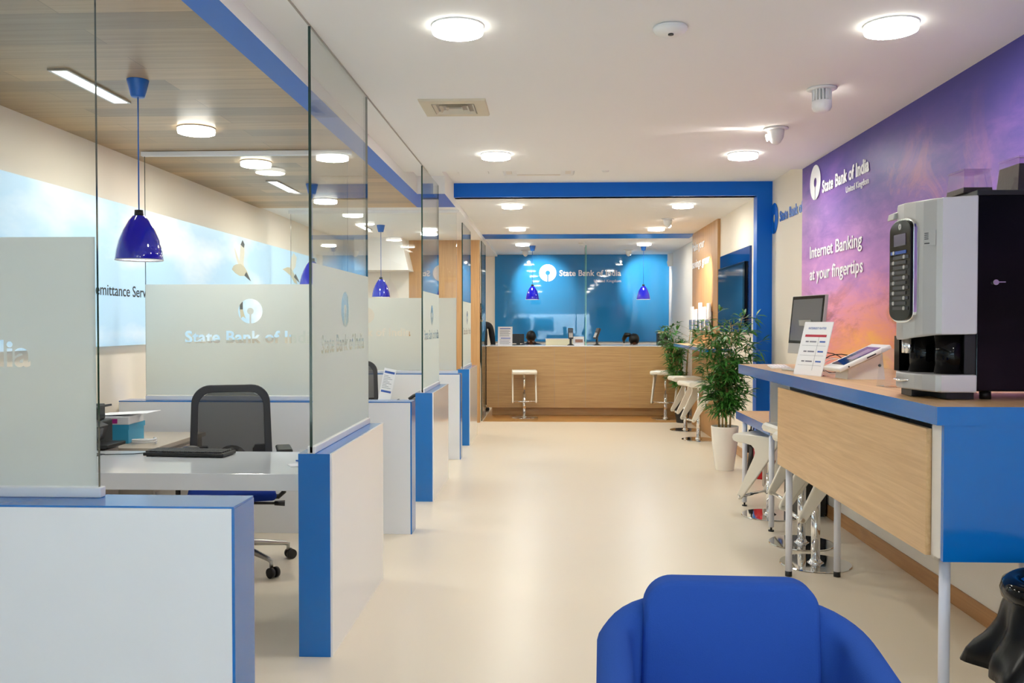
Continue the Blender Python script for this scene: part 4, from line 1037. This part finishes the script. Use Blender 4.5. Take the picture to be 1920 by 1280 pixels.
# ================================================================== CUBICLE FURNITURE
def desk(x0, x1, y0, y1, label):
    t = thing('office_desk', label, 'desk', ((x0 + x1) / 2, (y0 + y1) / 2, 0), 0, 'white cubicle desks'); o_ = ((x0 + x1) / 2, (y0 + y1) / 2, 0)
    B(x0, x1, y0, y1, .66, .74).build('desktop', 'lam', t, o_, bevel=.002)
    B(x0, x0 + .04, y0 + .02, y1 - .02, 0, .66).build('leg', 'lam', t, o_); B(x1 - .04, x1, y0 + .25, y1 - .02, 0, .66).build('leg', 'lam', t, o_)
desk(-2.75, -1.092, 4.16, 4.89, 'glossy white desk of the nearest cubicle')
desk(-2.75, -1.092, 7.55, 8.28, 'white desk of the second cubicle behind the middle partition')
desk(-2.75, -1.092, 10.9, 11.6, 'white desk of the farthest cubicle by the oak wall')
def office_chair():
    """faces -Y"""
    t = thing('office_chair', 'x', 'office chair')
    # backrest frame: rounded trapezoid ring, slightly reclined
    def ring(hw0, hw1, z0, z1, r, n=8):
        pts = []
        for cx, cz, a0, rr in ((hw1 - r, z1 - r, 0, r), (-hw1 + r, z1 - r, PI / 2, r), (-hw0 + r * .5, z0 + r * .5, PI, r * .5), (hw0 - r * .5, z0 + r * .5, 1.5 * PI, r * .5)):
            for i in range(n + 1): a = a0 + PI / 2 * i / n; pts.append((cx + rr * math.cos(a), cz + rr * math.sin(a)))
        return pts
    yb = .22
    def bend(p, dy=0): return (p[0], yb + dy + .10 * (p[1] - .5) - .25 * max(0, .05 - 0) + .28 * (abs(p[0]) ** 2) * -1.0, p[1])
    path = [bend(p) for p in ring(.235, .225, .52, 1.06, .10)]
    path += [path[0], path[1]]
    fo = ring(.245, .232, .51, 1.07, .11); fi = ring(.20, .192, .55, 1.025, .085)
    n = len(fo); mb = MB()
    vs = [bend(p, -.015) for p in fo] + [bend(p, -.015) for p in fi] + [bend(p, .015) for p in fo] + [bend(p, .015) for p in fi]
    fs = []
    for i in range(n):
        j = (i + 1) % n
        fs += [(i, j, n + j, n + i), (2 * n + i, 3 * n + i, 3 * n + j, 2 * n + j), (i, 2 * n + i, 2 * n + j, j), (n + i, n + j, 3 * n + j, 3 * n + i)]
    mb.add(vs, fs, 0, False).build('back_frame', 'dark', t, bevel=.004)
    # mesh sheet grid
    g = MB(); nx, nz = 10, 12; vs = []
    for k_ in range(nz + 1):
        z = .545 + (1.03 - .545) * k_ / nz; hw_ = .20
        if z > .96: hw_ = .20 - (.085 - math.sqrt(max(0, .085 ** 2 - (z - .945) ** 2)))
        for i in range(nx + 1): x = -hw_ + 2 * hw_ * i / nx; vs.append(bend((x, z), .0))
    for dyy in (0, .003):
        pass
    o = [(a[0], a[1] + .003, a[2]) for a in vs]; q = len(vs)
    fs = [(k_ * (nx + 1) + i, k_ * (nx + 1) + i + 1, (k_ + 1) * (nx + 1) + i + 1, (k_ + 1) * (nx + 1) + i) for k_ in range(nz) for i in range(nx)]
    g.add(vs, fs, 0, True); g.build('back_mesh', 'meshw', t)
    for s in (-1, 1):
        lb = MB().prism([(s * .20, .70), (s * .14, .70), (s * .125, .68), (s * .12, .56), (s * .20, .54)] if s > 0 else [(s * .20, .70), (s * .20, .54), (s * .12, .56), (s * .125, .68), (s * .14, .70)], yb - .02, yb + .012, 'y')
        lb.build('lumbar_support', 'black', t)
    MB().lathe([(1e-6, -.012), (.10, 0), (1e-6, .03)], 20, T=Matrix.Translation((0, yb + .01, .60)) @ Matrix.Rotation(PI / 2, 4, 'X')).tube([(0, yb + .03, .60), (0, yb + .05, .50), (0, .12, .40), (0, 0, .38)], .022).build('back_bracket', 'black', t)
    st = MB(); 
    st.box(-.245, .245, -.26, .20, .43, .485).build('seat', 'seatb', t, bevel=.025, seg=4)
    B(-.11, .11, -.13, .13, .375, .43).build('mechanism', 'black', t, bevel=.01)
    MB().cyl((.10, -.06, .39), (.24, -.08, .385), .008, n=10).cyl((.24, -.08, .385), (.30, -.085, .383), .013, .018, n=12).build('lever', 'black', t)
    for s in (-1, 1):
        a = MB().tube([(s * .10, .02, .41), (s * .27, .02, .405), (s * .30, .02, .43), (s * .30, .02, .52), (s * .30, .0, .675)], .015).build('armrest', 'black', t)
        MB().box(s * .30 - .045, s * .30 + .045, -.14, .10, .685, .71).build('arm_pad', 'black', a, bevel=.012, seg=3)
        MB().box(s * .30 - .04, s * .30 + .04, -.13, .09, .67, .685).build('arm_plate', 'plast', a)
    MB().cyl((0, 0, .14), (0, 0, .26), .028, n=20).cyl((0, 0, .26), (0, 0, .38), .016, n=16).build('gas_column', 'black', t)
    for k_ in range(5):
        a = 2 * PI * k_ / 5 - PI / 2 + .65; c, s = math.cos(a), math.sin(a); T = Matrix.Rotation(a, 4, 'Z')
        l = MB().tube([(0.02, 0, .145), (.10, 0, .14), (.33, 0, .10), (.355, 0, .088)], [.026, .022, .014, .012], 10, T=T).cyl((.35, 0, .055), (.35, 0, .10), .011, n=12, T=T).build('base_arm', 'alu', t)
        cr = MB().cyl((.365, -.028, .03), (.365, -.008, .03), .03, n=20, T=T).cyl((.365, .008, .03), (.365, .028, .03), .03, n=20, T=T).cyl((.365, -.01, .035), (.365, .01, .035), .012, n=10, T=T).build('caster', 'black', l)
    return t
_m, _nt, _N, _L = _new('see_through_mesh'); _b = _N['Principled BSDF']; _b.inputs['Base Color'].default_value = (.05, .048, .046, 1); _b.inputs['Roughness'].default_value = .8; _b.inputs['Alpha'].default_value = .82
M['meshw'] = _m
OC = office_chair(); OC.location = (-1.88, 5.22, 0); OC.rotation_euler = (0, 0, .35); OC['label'] = 'black mesh office chair behind the nearest white desk'; OC['group'] = 'mesh office chairs'
dup(OC, (-1.93, 8.72, 0), .15, 'black mesh office chair of the second cubicle, seen past the glass')
dup(OC, (-2.0, 12.0, 0), 0, 'black mesh office chair of the farthest cubicle')

# items in the near cubicle
t = thing('keyboard', 'black keyboard on the nearest white desk', 'keyboard', (-1.935, 4.74, .74), -.08)
B(-.225, .225, -.08, .08, .004, .022).build('body', 'black', t, bevel=.004)
k = MB()
for i in range(5):
    for j in range(18): k.box(-.215 + j * .0238, -.195 + j * .0238, -.068 + i * .026, -.047 + i * .026, .022, .030)
k.build('keys', 'dark', t)
MB().box(-.21, -.17, .06, .075, 0, .006).box(.17, .21, .06, .075, 0, .006).box(-.21, -.17, -.07, -.055, 0, .006).build('foot', 'black', t)
MB().tube([(-.10, .08, .012), (-.14, .14, .004), (-.32, -.02, .004), (-.45, -.06, .004), (-.62, .02, .004)], .0025, 6).build('cable', 'black', t)
o = MB().prism([(-.09, 0), (.09, 0), (.09, .003), (-.09, .003)], -.09, .09, 'y').build('mouse_mat', 'black', loc=(-2.50, 4.66, .741)); tag(o, 'black mouse mat at the left of the nearest desk', 'mouse mat')
o = MB().ell((0, 0, .0), (.035, .06, .032), 18, 10).build('computer_mouse', 'black', loc=(-2.52, 4.68, .762), rot=(0, 0, .4)); tag(o, 'black computer mouse on its mat on the nearest desk', 'mouse')
o = MB().ell((0, 0, 0), (.05, .03, .018), 16, 8).build('presentation_clicker', 'dark', loc=(-1.98, 4.86, .757), rot=(0, 0, .2)); tag(o, 'grey handset lying behind the black keyboard', 'handset')
o = MB().box(-.09, .09, -.05, .05, 0, .001).build('paper_slip', 'paper', loc=(-1.22, 4.45, .741), rot=(0, 0, .5)); tag(o, 'small white paper slip at the right end of the nearest desk', 'paper')
o = MB().cyl((-.05, 0, .006), (.05, 0, .006), .0045, n=10).build('ballpoint_pen', 'bluem', loc=(-1.25, 4.50, .742), rot=(0, 0, -.5)); tag(o, 'blue pen on the paper slip on the nearest desk', 'pen')
t = thing('name_stand', 'small white card stand partly hidden behind the blue partition end', 'sign', (-1.16, 4.30, .74), .3)
B(-.05, .05, 0, .004, 0, .10).build('card', 'paper', t, rot=(-.3, 0, 0)); B(-.05, .05, 0, .06, 0, .003).build('foot', 'plast', t)
# side cabinet
t = thing('side_cabinet', 'grey side cabinet by the left wall of the nearest cubicle', 'cabinet', (-2.62, 5.45, 0)); o_ = (-2.62, 5.45, 0)
B(-3.0, -2.31, 5.12, 5.86, 0, .70).build('body', 'grey', t, o_, bevel=.002); B(-3.01, -2.29, 5.10, 5.88, .70, .725).build('cabinet_top', mat('taupe_laminate', (188, 176, 162), .4), t, o_, bevel=.002)
for k_ in range(3): B(-2.31, -2.305, 5.15, 5.83, .04 + k_ * .22, .24 + k_ * .22).build('drawer', 'grey', t, o_)
t = thing('storage_box', 'bright blue box on the grey side cabinet', 'box', (-2.62, 5.40, .725), .06)
B(-.19, .08, -.12, .12, 0, .11).build('body', 'cyan', t, bevel=.003); B(-.195, .085, -.125, .125, .085, .115).build('lid', 'cyan', t)
t = thing('paper_package', 'white package with a magenta label on the blue box', 'package', (-2.66, 5.38, .84), .05)
B(-.17, .13, -.11, .11, 0, .05).build('wrapper', 'paper', t, bevel=.006); B(.0, .06, -.112, -.109, .008, .035).build('label_patch', 'magenta', t)
o = MB().prism([(-.15, .0), (.18, .018), (.18, .02), (-.15, .003)], -.1, .1, 'y').build('envelope', 'paper', loc=(-2.60, 5.38, .89)); tag(o, 'loose white envelope lying on the white package', 'envelope')
o = MB().tube([(.07 * math.cos(a), .05 * math.sin(a), .012 + .002 * a) for a in [i * .5 for i in range(28)]], .006, 6).build('coiled_cable', 'plast', loc=(-2.42, 5.25, .722)); tag(o, 'coiled white cable beside the blue box', 'cable')
t = thing('printer', 'black desktop printer at the left of the nearest cubicle', 'printer', (-2.78, 5.0, .74), 0)
T = Matrix.Translation((0, 0, 0))
B(-.21, .21, -.17, .17, 0, .15).build('body', 'black', t, bevel=.01); B(-.18, .17, .08, .16, .15, .24).build('paper_feed', 'black', t, rot=(.0, 0, 0), bevel=.006)
MB().prism([(.21, .04), (.235, .05), (.26, .13), (.21, .15)], -.14, .02, 'y').build('control_panel', 'dark', t, bevel=.003)
MB().prism([(.2395, .066), (.2425, .066), (.2585, .12), (.2555, .12)], -.10, -.03, 'y').build('display', 'screen', t)
B(.15, .32, -.12, .10, .01, .03).build('output_tray', 'black', t, bevel=.004)
B(-.21, .24, -.15, .15, .20, .212).build('scanner_lid', 'dark', t, rot=(0, -.12, 0))
o = MB().box(-3.0, -2.5, 4.895, 5.09, .0, .735).build('printer_pedestal', 'grey'); tag(o, 'grey pedestal under the black printer', 'pedestal')
# second cubicle items
t = thing('leaflet_stand', 'slanted white leaflet stand with blue bands on the second desk', 'sign', (-1.49, 8.0, .74), .25)
Rm = Matrix.Rotation(.22, 4, 'Y') @ Matrix.Rotation(-.18, 4, 'X')
MB().box(-.055, .055, 0, .004, 0, .31, T=Rm).build('sign_board', 'paper', t)
MB().box(-.045, .045, -.002, 0, .265, .285, T=Rm).build('blue_band', 'bluepr', t); MB().box(-.045, .045, -.002, 0, .09, .108, T=Rm).build('blue_band', 'bluepr', t)
k = MB()
for i in range(9): k.box(-.045, .035 - .02 * (i % 3), -.0015, 0, .13 + i * .014, .133 + i * .014, T=Rm)
k.build('printed_lines', 'greypr', t); MB().box(-.06, .08, 0, .08, 0, .004).build('foot', 'acrylic', t)
o = MB().prism([(0, 0), (.09, 0), (.05, .035)], -.03, .03, 'y').build('stapler', 'black', loc=(-1.40, 7.95, .74)); tag(o, 'black stapler behind the slanted leaflet stand', 'stapler')
t = thing('desk_telephone', 'black desk telephone against the middle blue partition', 'telephone', (-1.20, 7.85, .74), .2)
MB().prism([(-.07, 0), (.09, 0), (.09, .07), (-.07, .02)], -.09, .09, 'y').build('base', 'black', t, bevel=.004)
MB().tube([(-.04, -.06, .045), (0, -.06, .075), (.07, -.06, .10), (.10, -.06, .09)], .016).build('handset', 'black', t)

# ================================================================== PEOPLE
def person(name, label, loc, rz, pose, top_m, leg_m, hair_fn, heads, arms, legs, scale=1.0):
    """body grown over a joint skeleton with a skin modifier; faces -Y in its own frame"""
    t = thing(name, label, 'person', loc, rz)
    V, Ed, Rd = [], [], []
    def chain(pts, start=None):
        prev = start
        for p, r in pts:
            V.append(Vector(p)); Rd.append(r); i = len(V) - 1
            if prev is not None: Ed.append((prev, i))
            prev = i
        return prev
    pel = chain([(pose['pelvis'], (.15, .11))])
    sp = [(p, r) for p, r in pose['spine']]
    chest = chain(sp, pel); chest_i = chest
    nk = chain([(heads['neck0'], (.058, .058)), (heads['neck1'], (.055, .055))], chest)
    hd = heads['c']
    for s in (-1, 1):
        a = arms[s]; e = chain([(a[0], (.062, .062)), (a[1], (.046, .046)), (a[2], (.031, .031))], chest)
    for s in (-1, 1):
        l = legs[s]; chain([(l[0], (.088, .088)), (l[1], (.062, .062)), (l[2], (.042, .042))], pel)
    me = bpy.data.meshes.new('body'); me.from_pydata([tuple(v) for v in V], Ed, []); me.materials.append(M[top_m])
    ob = bpy.data.objects.new('body', me); COL.objects.link(ob)
    sk = ob.modifiers.new('skin', 'SKIN'); sv = me.skin_vertices[0].data
    for i, r in enumerate(Rd): sv[i].radius = r; sv[i].use_root = (i == 0)
    sk.use_smooth_shade = True
    su = ob.modifiers.new('sub', 'SUBSURF'); su.levels = su.render_levels = 2
    dg = bpy.context.evaluated_depsgraph_get(); m2 = bpy.data.meshes.new_from_object(ob.evaluated_get(dg)); bpy.data.objects.remove(ob)
    m2.materials.clear(); m2.materials.append(M[top_m]); m2.materials.append(M[leg_m]); m2.materials.append(M['skin']); 
    pz = pose['pelvis'][2]
    nk1 = Vector(heads['neck1'])
    for f in m2.polygons:
        c = f.center
        f.material_index = 0
        if pose.get('split') and pose['split'](c): f.material_index = 1
        if (c - nk1).length < .075: f.material_index = 2
        f.use_smooth = True
    body = bpy.data.objects.new('body', m2); COL.objects.link(body); body.parent = t
    # head with face
    Rh = Matrix.Translation(hd) @ Euler(heads['rot']).to_matrix().to_4x4()
    h = MB(); h.ell((0, 0, 0), (.075, .092, .115), 28, 20, T=Rh); h.ell((0, -.025, -.055), (.055, .062, .06), 20, 12, T=Rh)
    h.prism([(-.088, .01), (-.118, -.03), (-.09, -.04)], -.013, .013, 'x', T=Rh)
    for s in (-1, 1): h.ell((s * .077, .008, -.005), (.012, .02, .032), 10, 8, T=Rh)
    h.build('head', 'skin', t)
    e = MB()
    for s in (-1, 1): e.ell((s * .03, -.082, .008), (.013, .009, .008), 10, 8, T=Rh)
    e.build('eyes', 'paper', t)
    MB().ell((0, -.088, -.062), (.024, .008, .007), 12, 8, T=Rh).build('mouth', mat('lip', (120, 60, 56), .5), t)
    hm = MB(); hair_fn(hm, Rh); hm.build('hair', 'hair', t)
    # hands: palm and five fingers
    for s in (-1, 1):
        a = arms[s]; w = Vector(a[2]); d = (w - Vector(a[1])).normalized(); side = d.cross(Vector((0, 1, .2))).normalized() * s; nn = d.cross(side)
        hb = MB(); q = Matrix((( side.x, d.x, nn.x, w.x), (side.y, d.y, nn.y, w.y), (side.z, d.z, nn.z, w.z), (0, 0, 0, 1)))
        hb.ell((0, .05, 0), (.04, .055, .016), 14, 10, T=q)
        for i, (fx, fl) in enumerate(((-.028, .06), (-.01, .075), (.010, .07), (.028, .055))):
            hb.tube([(fx, .08, 0), (fx * 1.1, .08 + fl * .5, -.006 * s), (fx * 1.15, .08 + fl, -.022 * s)], [.009, .008, .006], 8, T=q)
        hb.tube([(-.03, .03, 0), (-.055, .06, -.008), (-.058, .09, -.018)], [.012, .010, .007], 8, T=q)
        hb.build('hand', 'skin', t)
    return t
def short_hair(h, Rh): h.ell((0, .012, .022), (.083, .097, .104), 28, 18, T=Rh)
def tail_hair(h, Rh):
    h.ell((0, .015, .018), (.088, .10, .108), 28, 18, T=Rh)
    h.tube([Rh @ Vector((-.06, .08, .05)), Rh @ Vector((-.13, .10, .02)), Rh @ Vector((-.16, .09, -.10)), Rh @ Vector((-.15, .08, -.22))], [.03, .042, .035, .012], 12)
# standing man behind the oak post
t = person('person', 'person in a black suit standing in the doorway beyond the oak post', (-1.16, 14.85, 0), .25,
       dict(pelvis=(0, 0, .95), spine=[((0, 0, 1.08), (.135, .10)), ((0, .01, 1.25), (.155, .11)), ((0, .01, 1.40), (.12, .085))], split=lambda c: c.z < .95 and abs(c.x) < .2),
       'suit', 'suit', short_hair, dict(neck0=(0, .005, 1.50), neck1=(0, -.005, 1.56), c=Vector((0, -.02, 1.66)), rot=(0, 0, 0)),
       {-1: [(-.185, .01, 1.42), (-.235, .03, 1.13), (-.24, -.03, .86)], 1: [(.185, .01, 1.42), (.235, .03, 1.13), (.24, -.03, .86)]},
       {-1: [(-.09, 0, .9), (-.10, -.01, .5), (-.11, .02, .08)], 1: [(.09, 0, .9), (.10, -.01, .5), (.11, .02, .08)]})
for s in (-1, 1): MB().ell((s * .11, -.05, .035), (.045, .13, .035), 16, 10).build('shoe', 'black', t)
def seated(label, x, y, zh, top, hf, tiltz=0):
    dz = zh - 1.16
    # seated on a stool behind the counter, bowed over the desk (towards -Y)
    t = person('person', label, (x, y, 0), tiltz,
       dict(pelvis=(0, .12, .58 + dz), spine=[((0, .08, .72 + dz), (.14, .10)), ((0, .03, .86 + dz), (.16, .11)), ((0, -.02, .98 + dz), (.125, .09))], split=lambda c: c.z < .66 + dz),
       top, 'suit', hf, dict(neck0=(0, -.06, 1.05 + dz), neck1=(0, -.09, 1.09 + dz), c=Vector((0, -.15, 1.135 + dz)), rot=(1.05, 0, 0)),
       {-1: [(-.17, -.02, .98 + dz), (-.22, -.10, .78 + dz), (-.12, -.30, .80 + dz)], 1: [(.17, -.02, .98 + dz), (.22, -.10, .78 + dz), (.12, -.30, .80 + dz)]},
       {-1: [(-.09, .08, .56 + dz), (-.12, -.28, .54 + dz), (-.12, -.24, .12)], 1: [(.09, .08, .56 + dz), (.12, -.28, .54 + dz), (.12, -.24, .12)]})
    for s in (-1, 1): MB().ell((s * .12, -.28, .04), (.042, .12, .04), 14, 8).build('shoe', 'black', t)
    c = thing('teller_stool', 'dark stool under the ' + label.split(' sitting')[0].replace('person with ', 'person with '), 'stool', (x, y + .12, 0), 0, 'teller stools')
    MB().lathe([(.20, 0), (.20, .02), (.03, .04), (.03, .42 + dz)], 24).build('base', 'dark', c); MB().lathe([(.20, .42 + dz), (.21, .45 + dz), (.19, .475 + dz), (1e-6, .48 + dz)], 28).build('seat', 'black', c)
seated('person with short black hair sitting bowed behind the left of the counter', -.31, 15.36, 1.235, 'shirt', short_hair)
seated('person with a dark ponytail sitting bowed behind the right of the counter', 1.43, 15.36, 1.185, 'suit', tail_hair)

# parked van outside (mirrored in the blue wall)
t = thing('parked_van', 'white van parked in the street outside, mirrored in the blue wall', 'van', (-.1, -8.5, -.1)); 
side = [(-2.4, .35), (-2.4, 1.1), (-2.2, 1.2), (-1.5, 1.85), (-1.3, 1.95), (2.3, 1.95), (2.4, 1.8), (2.4, .35)]
MB().prism(side, -.9, .9, 'y').build('body', 'van', t, bevel=.05)
MB().prism([(-2.05, 1.2), (-1.45, 1.8), (-.75, 1.8), (-.75, 1.2)], .9, .915, 'y').prism([(-.6, 1.2), (-.6, 1.8), (.3, 1.8), (.3, 1.2)], .9, .915, 'y').build('side_window', 'blackg', t)
for x in (-1.6, 1.55):
    w = MB().cyl((x, -.92, .32), (x, .92, .32), .32, n=28).build('wheel', 'tyre', t); MB().cyl((x, .921, .32), (x, .93, .32), .18, n=20).build('hubcap', 'silver', w)
